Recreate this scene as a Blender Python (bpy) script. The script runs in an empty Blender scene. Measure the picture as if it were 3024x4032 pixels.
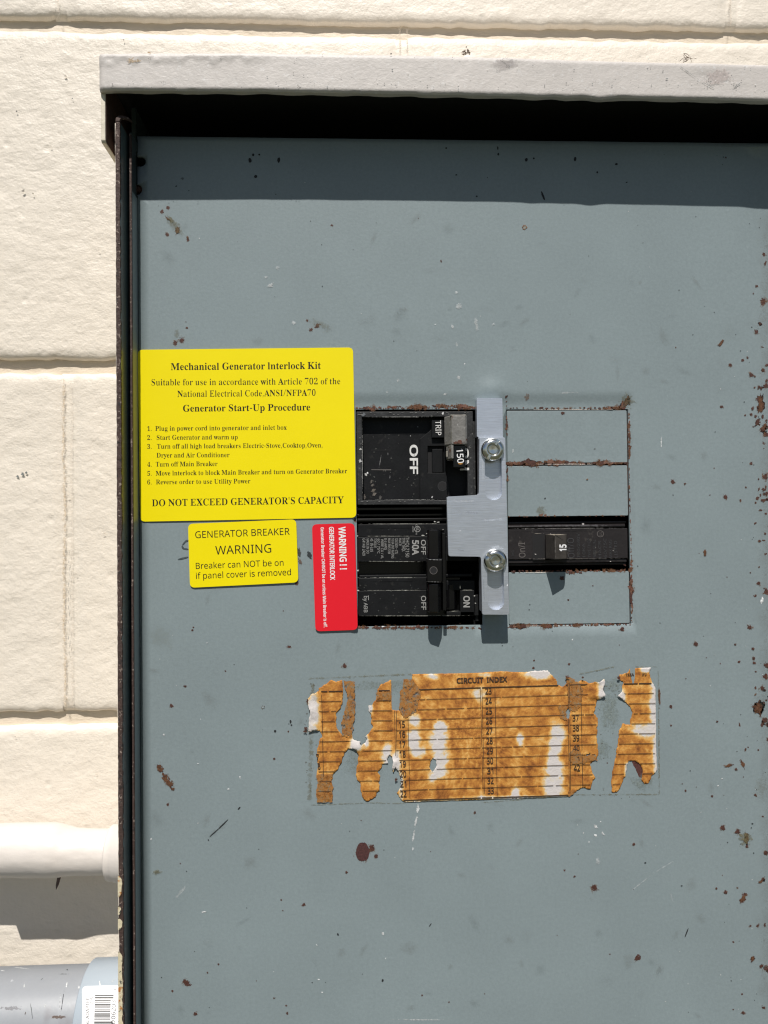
import bpy, bmesh, math, random
import numpy as np
from mathutils import Matrix, Vector
from mathutils.geometry import delaunay_2d_cdt

random.seed(7); rng = np.random.default_rng(7)
C = bpy.context.scene.collection
scn = bpy.context.scene
MM = 0.001
HZ = 1400.0                       # height of the camera above the ground, in mm
CD = 360.0                        # camera to cover plate, in mm
F, CX, CY = 3026.0, 1512.0, 2016.0

# ------------------------------------------------------------------ camera
yaw, pitch, roll = [math.radians(a) for a in (2.307, 0.809, 0.537)]
fw = np.array([math.sin(yaw)*math.cos(pitch), math.cos(yaw)*math.cos(pitch), math.sin(pitch)])
rt = np.array([math.cos(yaw), -math.sin(yaw), 0.0]); up = np.cross(rt, fw)
RT = rt*math.cos(roll) - up*math.sin(roll); UP = up*math.cos(roll) + rt*math.sin(roll)
cam = bpy.data.cameras.new('camera'); cam.sensor_fit = 'VERTICAL'
cam.sensor_height = 36; cam.lens = F/4032*36; cam.clip_start = 0.01; cam.clip_end = 3000
camo = bpy.data.objects.new('camera', cam); C.objects.link(camo)
camo.matrix_world = Matrix(((RT[0], UP[0], -fw[0], 0), (RT[1], UP[1], -fw[1], -CD*MM),
                            (RT[2], UP[2], -fw[2], HZ*MM), (0, 0, 0, 1)))
scn.camera = camo

# ------------------------------------------------------------------ light
SUN = Vector((-0.13, -1.0, 1.54)).normalized()
w = bpy.data.worlds.new('World'); scn.world = w; w.use_nodes = True
nt = w.node_tree; bg = nt.nodes['Background']
sky = nt.nodes.new('ShaderNodeTexSky'); sky.sky_type = 'NISHITA'; sky.sun_disc = False
sky.sun_elevation = math.asin(SUN.z); sky.sun_rotation = math.radians(187.4)
nt.links.new(sky.outputs[0], bg.inputs[0]); bg.inputs[1].default_value = 0.05
sl = bpy.data.lights.new('sun', 'SUN'); sl.energy = 4.8; sl.angle = math.radians(0.5); sl.color = (1, 0.955, 0.9)
so = bpy.data.objects.new('sun', sl); C.objects.link(so)
so.rotation_euler = SUN.to_track_quat('Z', 'Y').to_euler(); so.location = (0, -2, 4)
vs = scn.view_settings; vs.view_transform = 'Standard'; vs.look = 'None'; vs.gamma = 1
vs.exposure = 0.10
scn.cycles.filter_width = 1.2; vs.use_curve_mapping = False

# ------------------------------------------------------------------ placing: a pixel of the picture at depth d (mm in front of the cover)
def P(px, py, d=0.0):
    px = np.asarray(px, float); py = np.asarray(py, float)
    v = RT*((px-CX)/F)[..., None] - UP*((py-CY)/F)[..., None] + fw
    d = np.asarray(d, float)
    t = (CD - d)/v[..., 1]
    v = v*t[..., None]
    v[..., 1] -= CD
    return v                                        # (X, Y=-d, Z) mm, Z relative to camera height
def proj(X, Y, Z):
    v = np.array([X, Y+CD, Z]); q = v@fw
    return CX + F*(v@RT)/q, CY - F*(v@UP)/q

def vnoise(x, y, s, seed=0):
    x = np.asarray(x, float)/s + 1000.5; y = np.asarray(y, float)/s + 1000.5
    xi = np.floor(x).astype(np.int64); yi = np.floor(y).astype(np.int64)
    fx = x-xi; fy = y-yi; fx = fx*fx*(3-2*fx); fy = fy*fy*(3-2*fy)
    def h(a, b):
        n = (a*374761393 + b*668265263 + seed*982451653) & 0x7fffffff
        n = ((n ^ (n >> 13))*1274126177) & 0x7fffffff
        return ((n ^ (n >> 16)) & 0xffff)/65535.0
    return (h(xi, yi)*(1-fx)+h(xi+1, yi)*fx)*(1-fy) + (h(xi, yi+1)*(1-fx)+h(xi+1, yi+1)*fx)*fy
def fbm(x, y, s, seed=0, o=3):
    r = 0; a = 1; t = 0
    for i in range(o):
        r = r + a*vnoise(x, y, s/2**i, seed+i); t += a; a *= .5
    return r/t
def sstep(a, b, x):
    t = np.clip((np.asarray(x, float)-a)/(b-a), 0, 1); return t*t*(3-2*t)

# ------------------------------------------------------------------ materials
def mat(name, col, rough=.5, metal=0, spec=.5, var=0, vscale=.05, var2=0, v2scale=.6, bump=0, bscale=1, bstretch=(1, 1, 1),
        bump2=0, b2scale=.2, coat=0, specks=None, pits=0, pscale=.15, v2stretch=None):
    m = bpy.data.materials.new(name); m.use_nodes = True
    n = m.node_tree.nodes; L = m.node_tree.links; b = n['Principled BSDF']
    b.inputs['Base Color'].default_value = (*col, 1); b.inputs['Roughness'].default_value = rough
    b.inputs['Metallic'].default_value = metal; b.inputs['Specular IOR Level'].default_value = spec
    if coat: b.inputs['Coat Weight'].default_value = coat; b.inputs['Coat Roughness'].default_value = .15
    tc = n.new('ShaderNodeTexCoord'); sc = n.new('ShaderNodeVectorMath'); sc.operation = 'SCALE'; sc.inputs['Scale'].default_value = 1000
    L.new(tc.outputs['Object'], sc.inputs[0]); co = sc.outputs[0]
    cur = None
    def noise(scale, detail=4, vec=None, rg=.6):
        t = n.new('ShaderNodeTexNoise'); t.inputs['Scale'].default_value = scale
        t.inputs['Detail'].default_value = detail; t.inputs['Roughness'].default_value = rg
        L.new(vec or co, t.inputs['Vector']); return t.outputs['Fac']
    def mulcol(fac, amt, src):
        mr = n.new('ShaderNodeMapRange'); mr.inputs['From Min'].default_value = .25; mr.inputs['From Max'].default_value = .75
        mr.inputs['To Min'].default_value = 1-amt; mr.inputs['To Max'].default_value = 1+amt; L.new(fac, mr.inputs['Value'])
        v = n.new('ShaderNodeVectorMath'); v.operation = 'SCALE'
        if src is None: v.inputs[0].default_value = col
        else: L.new(src, v.inputs[0])
        L.new(mr.outputs[0], v.inputs['Scale']); return v.outputs[0]
    if var: cur = mulcol(noise(vscale), var, cur)
    if var2:
        vv = None
        if v2stretch:
            m2 = n.new('ShaderNodeVectorMath'); m2.operation = 'MULTIPLY'; m2.inputs[1].default_value = v2stretch; L.new(co, m2.inputs[0]); vv = m2.outputs[0]
        cur = mulcol(noise(v2scale, 6, vv, rg=.75), var2, cur)
    if specks:
        for (scol, scale, thr, sharp) in specks:
            f = noise(scale, 3)
            mr = n.new('ShaderNodeMapRange'); mr.inputs['From Min'].default_value = thr; mr.inputs['From Max'].default_value = thr+sharp
            L.new(f, mr.inputs['Value'])
            mx = n.new('ShaderNodeMix'); mx.data_type = 'RGBA'; L.new(mr.outputs[0], mx.inputs['Factor'])
            if cur is None: mx.inputs[6].default_value = (*col, 1)
            else: L.new(cur, mx.inputs[6])
            mx.inputs[7].default_value = (*scol, 1); cur = mx.outputs[2]
    if cur is not None: L.new(cur, b.inputs['Base Color'])
    nrm = None
    def addbump(fac, dist):
        nonlocal nrm
        bp = n.new('ShaderNodeBump'); bp.inputs['Distance'].default_value = dist*MM; bp.inputs['Strength'].default_value = 1
        L.new(fac, bp.inputs['Height'])
        if nrm is not None: L.new(nrm, bp.inputs['Normal'])
        nrm = bp.outputs[0]
    if bump:
        ml = n.new('ShaderNodeVectorMath'); ml.operation = 'MULTIPLY'; ml.inputs[1].default_value = bstretch; L.new(co, ml.inputs[0])
        addbump(noise(bscale, 5, ml.outputs[0]), bump)
    if bump2: addbump(noise(b2scale, 4), bump2)
    if pits:
        vo = n.new('ShaderNodeTexVoronoi'); vo.inputs['Scale'].default_value = pscale; L.new(co, vo.inputs['Vector'])
        mr = n.new('ShaderNodeMapRange'); mr.inputs['From Min'].default_value = 0.02; mr.inputs['From Max'].default_value = .12
        L.new(vo.outputs['Distance'], mr.inputs['Value']); addbump(mr.outputs[0], pits)
    if nrm is not None: L.new(nrm, b.inputs['Normal'])
    return m

M = {}
M['wall'] = mat('cream_wall_paint', (.755, .69, .595), .5, var=.03, vscale=.012, var2=.02, v2scale=.2, bump=.45, bscale=.26, bstretch=(.8, 1, 1.15), bump2=.8, b2scale=.09, pits=.35, pscale=.045)
M['mortar'] = mat('painted_mortar', (.68, .59, .47), .6, var=.06, vscale=.03, bump=.6, bscale=.35, bstretch=(.4, 1, 1))
M['ground'] = mat('ground_grass', (.045, .05, .025), .9, var=.3, vscale=.005)
M['hood'] = mat('weathered_white_hood_paint', (.535, .502, .472), .5, var=.07, vscale=.05, var2=.05, v2scale=.35, bump=.12, bscale=.9, bstretch=(.7, 1, 1), bump2=.15, b2scale=.2,
                specks=[((.6, .58, .56), .5, .60, .12), ((.22, .22, .2), 1.1, .72, .03)])
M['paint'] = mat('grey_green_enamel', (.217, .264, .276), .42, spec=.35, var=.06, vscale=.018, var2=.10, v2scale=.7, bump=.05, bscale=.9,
                 specks=[((.15, .19, .2), 1.6, .70, .06), ((.27, .33, .34), .5, .66, .2)])
M['inner'] = mat('enamel_with_hood_shade', (.035, .048, .05), .5, var=.1, vscale=.05)  # cover paint darkened, hood shade put into the flange colour
M['wallpaint_in'] = mat('side_wall_shaded_enamel', (.10, .135, .14), .26, spec=.8, var=.12, vscale=.04, specks=[((.03, .03, .03), .35, .70, .03)])  # same grey paint darkened, shade of the inner faces put into it
M['hood_in'] = mat('hood_inside_painted_shade', (.008, .009, .010), .8)  # near-black stands in for the shade under the hood and inside the box
M['rust'] = mat('brown_rust', (.075, .035, .024), .85, var=.4, vscale=.3, var2=.3, v2scale=1.5, bump=.3, bscale=1)
M['rim'] = mat('rusty_chipped_rim', (.052, .030, .024), .75, var=.3, vscale=.25, bump=.4, bscale=1.1,
               specks=[((.24, .19, .16), .8, .60, .05), ((.02, .015, .014), .5, .60, .05)])
M['cream'] = mat('peeling_cream_paint', (.62, .55, .38), .6, var=.1, vscale=.2, bump=.3, bscale=.8, specks=[((.42, .17, .04), .35, .58, .06), ((.03, .03, .03), .6, .63, .02)])
M['hside'] = mat('aged_hood_side_edge', (.68, .62, .50), .6, var=.12, vscale=.25, bump=.2, bscale=.8)
M['yellow'] = mat('yellow_vinyl', (.84, .70, .0), .38, var=.02, vscale=.03, bump=.05, bscale=.12, spec=.35)
M['red'] = mat('red_vinyl', (.72, .012, .025), .38, var=.02, vscale=.05, bump=.04, bscale=.15, spec=.35)
M['ink'] = mat('black_ink', (.012, .012, .008), .5, spec=.3)
M['inkbrown'] = mat('brown_black_ink', (.045, .022, .010), .7)
M['white'] = mat('white_ink', (.8, .8, .8), .5)
M['moldwhite'] = mat('worn_white_lettering', (.66, .66, .64), .55, var=.15, vscale=.8)
M['grey_ink'] = mat('grey_ink', (.30, .30, .29), .6)
M['faint_ink'] = mat('faint_ink', (.042, .042, .045), .6)
M['faint_ink2'] = mat('worn_ink', (.10, .09, .085), .6)
M['plastic'] = mat('dusty_black_plastic', (.0085, .009, .0098), .5, var=.3, vscale=.12, var2=.25, v2scale=.9, bump=.05, bscale=1, spec=.18,
                   specks=[((.035, .034, .031), .28, .62, .2)])
M['plastic_brown'] = mat('old_brown_black_plastic', (.021, .0185, .019), .42, var=.2, vscale=.1, var2=.2, v2scale=.8, bump=.05, bscale=1, spec=.3,
                         specks=[((.06, .055, .05), .3, .64, .1)])
M['toggle'] = mat('brownish_toggle', (.050, .044, .039), .4, var=.25, vscale=.2, var2=.15, v2scale=.8, bump=.05, bscale=1, spec=.4)
M['gloss'] = mat('glossy_black_plastic', (.0045, .0045, .005), .2, spec=.4, var=.2, vscale=.2)
M['frame'] = mat('worn_black_frame', (.026, .027, .028), .5, spec=.3, var=.35, vscale=.15, var2=.3, v2scale=1, bump=.2, bscale=.7,
                 specks=[((.12, .12, .115), .5, .64, .05)])
M['handle'] = mat('worn_grey_handle', (.17, .165, .155), .45, var=.25, vscale=.2, var2=.15, v2scale=1.2, bump=.3, bscale=.5,
                  specks=[((.34, .34, .33), .7, .66, .03), ((.09, .035, .02), .22, .66, .03)])
M['handle_edge'] = mat('bare_scuffed_edge', (.30, .28, .24), .5, var=.3, vscale=.5)
M['alu'] = mat('brushed_aluminium', (.64, .68, .75), .33, metal=.75, var=.05, vscale=.08, var2=.20, v2scale=1.3, v2stretch=(.10, 1, 2.6), bump=.05, bscale=1.1, bstretch=(.10, 1, 2.4))
M['zinc'] = mat('zinc_plated_steel', (.74, .74, .70), .17, metal=1, var=.1, vscale=.3, bump=.06, bscale=.5)
M['pvc'] = mat('grey_pvc', (.265, .28, .30), .42, var=.10, vscale=.02, var2=.03, v2scale=.5, bump=.1, bscale=.15,
               specks=[((.19, .18, .19), .035, .60, .12), ((.5, .52, .55), .13, .68, .05)])
M['pvcnew'] = mat('pale_blue_grey_pvc', (.34, .39, .435), .32, var=.03, vscale=.03)
M['conduit'] = mat('thick_white_paint', (.64, .595, .55), .45, var=.02, vscale=.03, bump=.3, bscale=.12, bstretch=(.6, 1, 1), pits=.2, pscale=.05)
M['paperw'] = mat('white_label_paper', (.78, .78, .79), .45)
M['debris'] = mat('dry_debris', (.16, .12, .09), .9, var=.4, vscale=1)
M['nail'] = mat('dark_rusty_nail', (.07, .045, .04), .6, var=.4, vscale=.5)
M['blackgap'] = mat('painted_recess_shade', (.006, .006, .007), .8)  # near-black colour paints in the shade of holes, slots and recesses

def wear_mat():
    m = bpy.data.materials.new('wear_and_tint_marks'); m.use_nodes = True
    n = m.node_tree.nodes; L = m.node_tree.links; b = n['Principled BSDF']; b.inputs['Roughness'].default_value = .75
    col = n.new('ShaderNodeAttribute'); col.attribute_name = 'Col'
    fd = n.new('ShaderNodeAttribute'); fd.attribute_name = 'fade'
    hd = n.new('ShaderNodeAttribute'); hd.attribute_name = 'hard'
    tc = n.new('ShaderNodeTexCoord')
    def noise(s, d=5, r=.65):
        t = n.new('ShaderNodeTexNoise'); t.inputs['Scale'].default_value = s; t.inputs['Detail'].default_value = d
        t.inputs['Roughness'].default_value = r; L.new(tc.outputs['Object'], t.inputs['Vector']); return t.outputs['Fac']
    def mth(op, a, b_=None, c=None):
        t = n.new('ShaderNodeMath'); t.operation = op
        for i, v in enumerate((a, b_, c)):
            if v is None: continue
            if isinstance(v, (int, float)): t.inputs[i].default_value = v
            else: L.new(v, t.inputs[i])
        return t.outputs[0]
    n1 = noise(700); n2 = noise(2200, 3)
    nn = mth('ADD', mth('MULTIPLY', mth('SUBTRACT', n1, .5), 2.2), mth('MULTIPLY', mth('SUBTRACT', n2, .5), 1.0))
    v = mth('ADD', fd.outputs['Fac'], nn)
    slope = mth('MULTIPLY_ADD', hd.outputs['Fac'], 7.0, 1.0)
    a = mth('MULTIPLY', mth('SUBTRACT', v, .38), slope); a.node.use_clamp = True
    # fade to nothing at the rim
    rim = mth('MULTIPLY', fd.outputs['Fac'], 6.0); rim.node.use_clamp = True
    alpha = mth('MULTIPLY', mth('MULTIPLY', a, rim), col.outputs['Alpha'])
    mr = n.new('ShaderNodeMapRange'); mr.inputs['From Min'].default_value = .3; mr.inputs['From Max'].default_value = .7
    mr.inputs['To Min'].default_value = .55; mr.inputs['To Max'].default_value = 1.5; L.new(noise(1300, 4), mr.inputs['Value'])
    sc = n.new('ShaderNodeVectorMath'); sc.operation = 'SCALE'; L.new(col.outputs['Color'], sc.inputs[0]); L.new(mr.outputs[0], sc.inputs['Scale'])
    L.new(sc.outputs[0], b.inputs['Base Color']); L.new(alpha, b.inputs['Alpha'])
    bp = n.new('ShaderNodeBump'); bp.inputs['Distance'].default_value = .0002; L.new(n1, bp.inputs['Height']); L.new(bp.outputs[0], b.inputs['Normal'])
    return m
M['wear'] = wear_mat()

def paper_mat():
    m = bpy.data.materials.new('rust_stained_paper'); m.use_nodes = True
    n = m.node_tree.nodes; L = m.node_tree.links; b = n['Principled BSDF']; b.inputs['Roughness'].default_value = .7
    b.inputs['Specular IOR Level'].default_value = .25
    at = n.new('ShaderNodeAttribute'); at.attribute_name = 'white'
    tc = n.new('ShaderNodeTexCoord')
    def noise(s, d=5, r=.6, dist=0):
        t = n.new('ShaderNodeTexNoise'); t.inputs['Scale'].default_value = s; t.inputs['Detail'].default_value = d
        t.inputs['Roughness'].default_value = r; t.inputs['Distortion'].default_value = dist; L.new(tc.outputs['Object'], t.inputs['Vector']); return t.outputs['Fac']
    def mad(x, m_, c_):
        t = n.new('ShaderNodeMath'); t.operation = 'MULTIPLY_ADD'; L.new(x, t.inputs[0]); t.inputs[1].default_value = m_
        if isinstance(c_, float): t.inputs[2].default_value = c_
        else: L.new(c_, t.inputs[2])
        return t
    a1 = mad(noise(170, 4), 1.1, -.50); a2 = mad(noise(700, 6, .75), .62, a1.outputs[0]); a2 = mad(at.outputs['Fac'], .72, a2.outputs[0])
    a3 = a2; a3.use_clamp = True
    r = n.new('ShaderNodeValToRGB'); L.new(a3.outputs[0], r.inputs[0]); e = r.color_ramp.elements
    e[0].position = .12; e[0].color = (.20, .072, .018, 1); e[1].position = 1; e[1].color = (.60, .56, .54, 1)
    for p, c in ((.26, (.36, .14, .030)), (.40, (.50, .22, .045)), (.56, (.66, .36, .10)), (.76, (.64, .47, .25)), (.90, (.62, .57, .50))):
        x = e.new(p); x.color = (*c, 1)
    L.new(r.outputs[0], b.inputs['Base Color'])
    bp = n.new('ShaderNodeBump'); bp.inputs['Distance'].default_value = .00025; L.new(noise(500), bp.inputs['Height']); L.new(bp.outputs[0], b.inputs['Normal'])
    return m
M['paper'] = paper_mat()
def residue_mat():
    m = bpy.data.materials.new('brown_glue_residue'); m.use_nodes = True
    n = m.node_tree.nodes; L = m.node_tree.links; b = n['Principled BSDF']; b.inputs['Roughness'].default_value = .8; b.inputs['Specular IOR Level'].default_value = .2
    tc = n.new('ShaderNodeTexCoord')
    def noise(s, d, r):
        t = n.new('ShaderNodeTexNoise'); t.inputs['Scale'].default_value = s; t.inputs['Detail'].default_value = d; t.inputs['Roughness'].default_value = r
        L.new(tc.outputs['Object'], t.inputs['Vector']); return t.outputs['Fac']
    r = n.new('ShaderNodeValToRGB'); L.new(noise(520, 6, .75), r.inputs[0]); e = r.color_ramp.elements
    e[0].position = .36; e[0].color = (.16, .065, .02, 1); e[1].position = .64; e[1].color = (.24, .21, .15, 1); x = e.new(.46); x.color = (.36, .155, .04, 1); x = e.new(.56); x.color = (.27, .145, .055, 1)
    L.new(r.outputs[0], b.inputs['Base Color'])
    mr = n.new('ShaderNodeMapRange'); mr.inputs['From Min'].default_value = .36; mr.inputs['From Max'].default_value = .50; L.new(noise(420, 7, .7), mr.inputs['Value'])
    L.new(mr.outputs[0], b.inputs['Alpha'])
    bp = n.new('ShaderNodeBump'); bp.inputs['Distance'].default_value = .0001; L.new(noise(900, 4, .6), bp.inputs['Height']); L.new(bp.outputs[0], b.inputs['Normal'])
    return m
M['residue'] = residue_mat()

# ------------------------------------------------------------------ object helpers
def thing(name, label, cat, loc, group=None):
    o = bpy.data.objects.new(name, None); C.objects.link(o); o.empty_display_size = .01
    o.location = (loc[0]*MM, loc[1]*MM, (loc[2]+HZ)*MM)
    o['label'] = label; o['category'] = cat
    if group: o['group'] = group
    o['_base'] = [float(v) for v in loc]
    BASE[o.name] = np.array(loc, float); del o['_base']
    return o
BASE = {}
def base_of(par):
    return BASE[par.name] if par else np.zeros(3)
def mesh(name, V, Fc, m, par=None, smooth=False, bevel=0, bseg=2, attrs=None, loc=None, angle=35):
    V = np.asarray(V, float).reshape(-1, 3)
    b = base_of(par) if par else (np.array(loc, float) if loc is not None else np.zeros(3))
    me = bpy.data.meshes.new(name)
    W = (V-b)*MM
    if par is None and loc is None: W[:, 2] += HZ*MM
    me.from_pydata(W.tolist(), [], [list(map(int, f)) for f in Fc]); me.update()
    me.materials.append(M[m])
    if smooth: me.polygons.foreach_set('use_smooth', [True]*len(me.polygons))
    if attrs:
        for k, (ty, data) in attrs.items():
            a = me.attributes.new(k, ty, 'POINT')
            a.data.foreach_set('color' if ty == 'FLOAT_COLOR' else 'value', np.asarray(data, float).ravel())
    o = bpy.data.objects.new(name, me); C.objects.link(o)
    if par: o.parent = par; BASE[o.name] = b
    elif loc is not None: o.location = (b[0]*MM, b[1]*MM, (b[2]+HZ)*MM); BASE[o.name] = b
    else: BASE[o.name] = b
    if bevel:
        md = o.modifiers.new('bevel', 'BEVEL'); md.width = bevel*MM; md.segments = bseg; md.limit_method = 'ANGLE'; md.angle_limit = math.radians(angle)
    return o
def tag(o, label, cat, group=None, kind=None):
    if label: o['label'] = label
    if cat: o['category'] = cat
    if group: o['group'] = group
    if kind: o['kind'] = kind
    return o
BOXF = [(0, 1, 3, 2), (4, 6, 7, 5), (0, 4, 5, 1), (2, 3, 7, 6), (0, 2, 6, 4), (1, 5, 7, 3)]
def boxv(x0, x1, d0, d1, z0, z1):
    return [(x, -d, z) for x in (x0, x1) for d in (d1, d0) for z in (z0, z1)]
def pxbox(px0, py0, px1, py1, dfront, dback):
    a = P(px0, (py0+py1)/2, dfront)[0]; b = P(px1, (py0+py1)/2, dfront)[0]
    t = P((px0+px1)/2, py0, dfront)[2]; bt = P((px0+px1)/2, py1, dfront)[2]
    return boxv(a, b, dback, dfront, bt, t)
def joinv(parts):
    V, Fc = [], []
    for v, f in parts:
        o = len(V); V += [tuple(p) for p in v]; Fc += [tuple(i+o for i in q) for q in f]
    return V, Fc
def pxboxes(lst): return joinv([(pxbox(*b), BOXF) for b in lst])

def inside(pts, poly):
    pts = np.asarray(pts, float); poly = np.asarray(poly, float)
    x, y = pts[:, 0], pts[:, 1]; r = np.zeros(len(pts), bool)
    j = len(poly)-1
    for i in range(len(poly)):
        xi, yi = poly[i]; xj, yj = poly[j]
        c = ((yi > y) != (yj > y)) & (x < (xj-xi)*(y-yi)/((yj-yi) if yj != yi else 1e-9)+xi)
        r ^= c; j = i
    return r
def triangulate(outer, holes=(), interior=None):
    """2D constrained triangulation, triangles inside outer and outside the holes"""
    vs_, ed = [], []
    for loop in [outer]+list(holes):
        o = len(vs_); n_ = len(loop)
        vs_ += [Vector((float(p[0]), float(p[1]))) for p in loop]; ed += [(o+i, o+(i+1) % n_) for i in range(n_)]
    if interior is not None and len(interior):
        k = inside(interior, outer)
        for h in holes: k &= ~inside(interior, h)
        vs_ += [Vector((float(p[0]), float(p[1]))) for p in np.asarray(interior)[k]]
    r = delaunay_2d_cdt(vs_, ed, [], 0, 1e-6)
    V = np.array([(v.x, v.y) for v in r[0]]); T = np.array([t for t in r[2] if len(t) == 3])
    c = V[T].mean(1); k = inside(c, outer)
    for h in holes: k &= ~inside(c, h)
    T = T[k]
    a = V[T]; s = (a[:, 1, 0]-a[:, 0, 0])*(a[:, 2, 1]-a[:, 0, 1])-(a[:, 1, 1]-a[:, 0, 1])*(a[:, 2, 0]-a[:, 0, 0])
    T[s < 0] = T[s < 0][:, ::-1]
    return V, T
def slab(outer, holes, dfront, thick, interior=None, dfun=None):
    """plate in the XZ plane: outlines in mm (X,Z); front at depth dfront"""
    V, T = triangulate(outer, holes, interior)
    d = np.full(len(V), float(dfront))
    if dfun is not None: d = d + dfun(V[:, 0], V[:, 1])
    fr = np.stack([V[:, 0], -d, V[:, 1]], 1); bk = fr.copy(); bk[:, 1] += thick
    n_ = len(V); Fc = [tuple(t) for t in T] + [tuple(int(i)+n_ for i in t[::-1]) for t in T]
    e = {}
    for t in T:
        for i in range(3): e[(int(t[i]), int(t[(i+1) % 3]))] = 1
    for (a, b) in e:
        if (b, a) not in e: Fc.append((b, a, a+n_, b+n_))
    return np.concatenate([fr, bk]), Fc
def rnd(poly, r, seg=5):
    """round the corners of a polygon; r a number or one per corner"""
    out = []; n_ = len(poly)
    for i in range(n_):
        p = np.array(poly[i], float); a = np.array(poly[i-1], float); b = np.array(poly[(i+1) % n_], float)
        rr = r[i] if isinstance(r, (list, tuple)) else r
        u = (a-p)/np.linalg.norm(a-p); v = (b-p)/np.linalg.norm(b-p)
        for k in range(seg+1):
            t = k/seg; q = (1-t)**2*(p+u*rr)+2*t*(1-t)*p+t*t*(p+v*rr); out.append(tuple(q))
    return out
def pxpoly(pts, d):
    a = np.array(pts, float); q = P(a[:, 0], a[:, 1], d); return [(v[0], v[2]) for v in q]
def plan_prism(pts, py0, py1):
    """outline in plan (pixel column, depth), standing between two pixel rows"""
    pc = (py0+py1)/2; dm = max(p[1] for p in pts)
    xs = [(P(px, pc, d)[0], d) for px, d in pts]
    xm = sum(p[0] for p in pts)/len(pts)
    z1 = P(xm, py0, dm)[2]; z0 = P(xm, py1, dm)[2]; n_ = len(xs)
    V = [(x, -d, z0) for x, d in xs]+[(x, -d, z1) for x, d in xs]
    Fc = [tuple(range(n_)), tuple(range(2*n_-1, n_-1, -1))]+[((i+1) % n_, i, i+n_, (i+1) % n_+n_) for i in range(n_)]
    return V, Fc
def fixn(o):
    bm = bmesh.new(); bm.from_mesh(o.data); bmesh.ops.recalc_face_normals(bm, faces=bm.faces[:]); bm.to_mesh(o.data); bm.free(); return o

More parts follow.
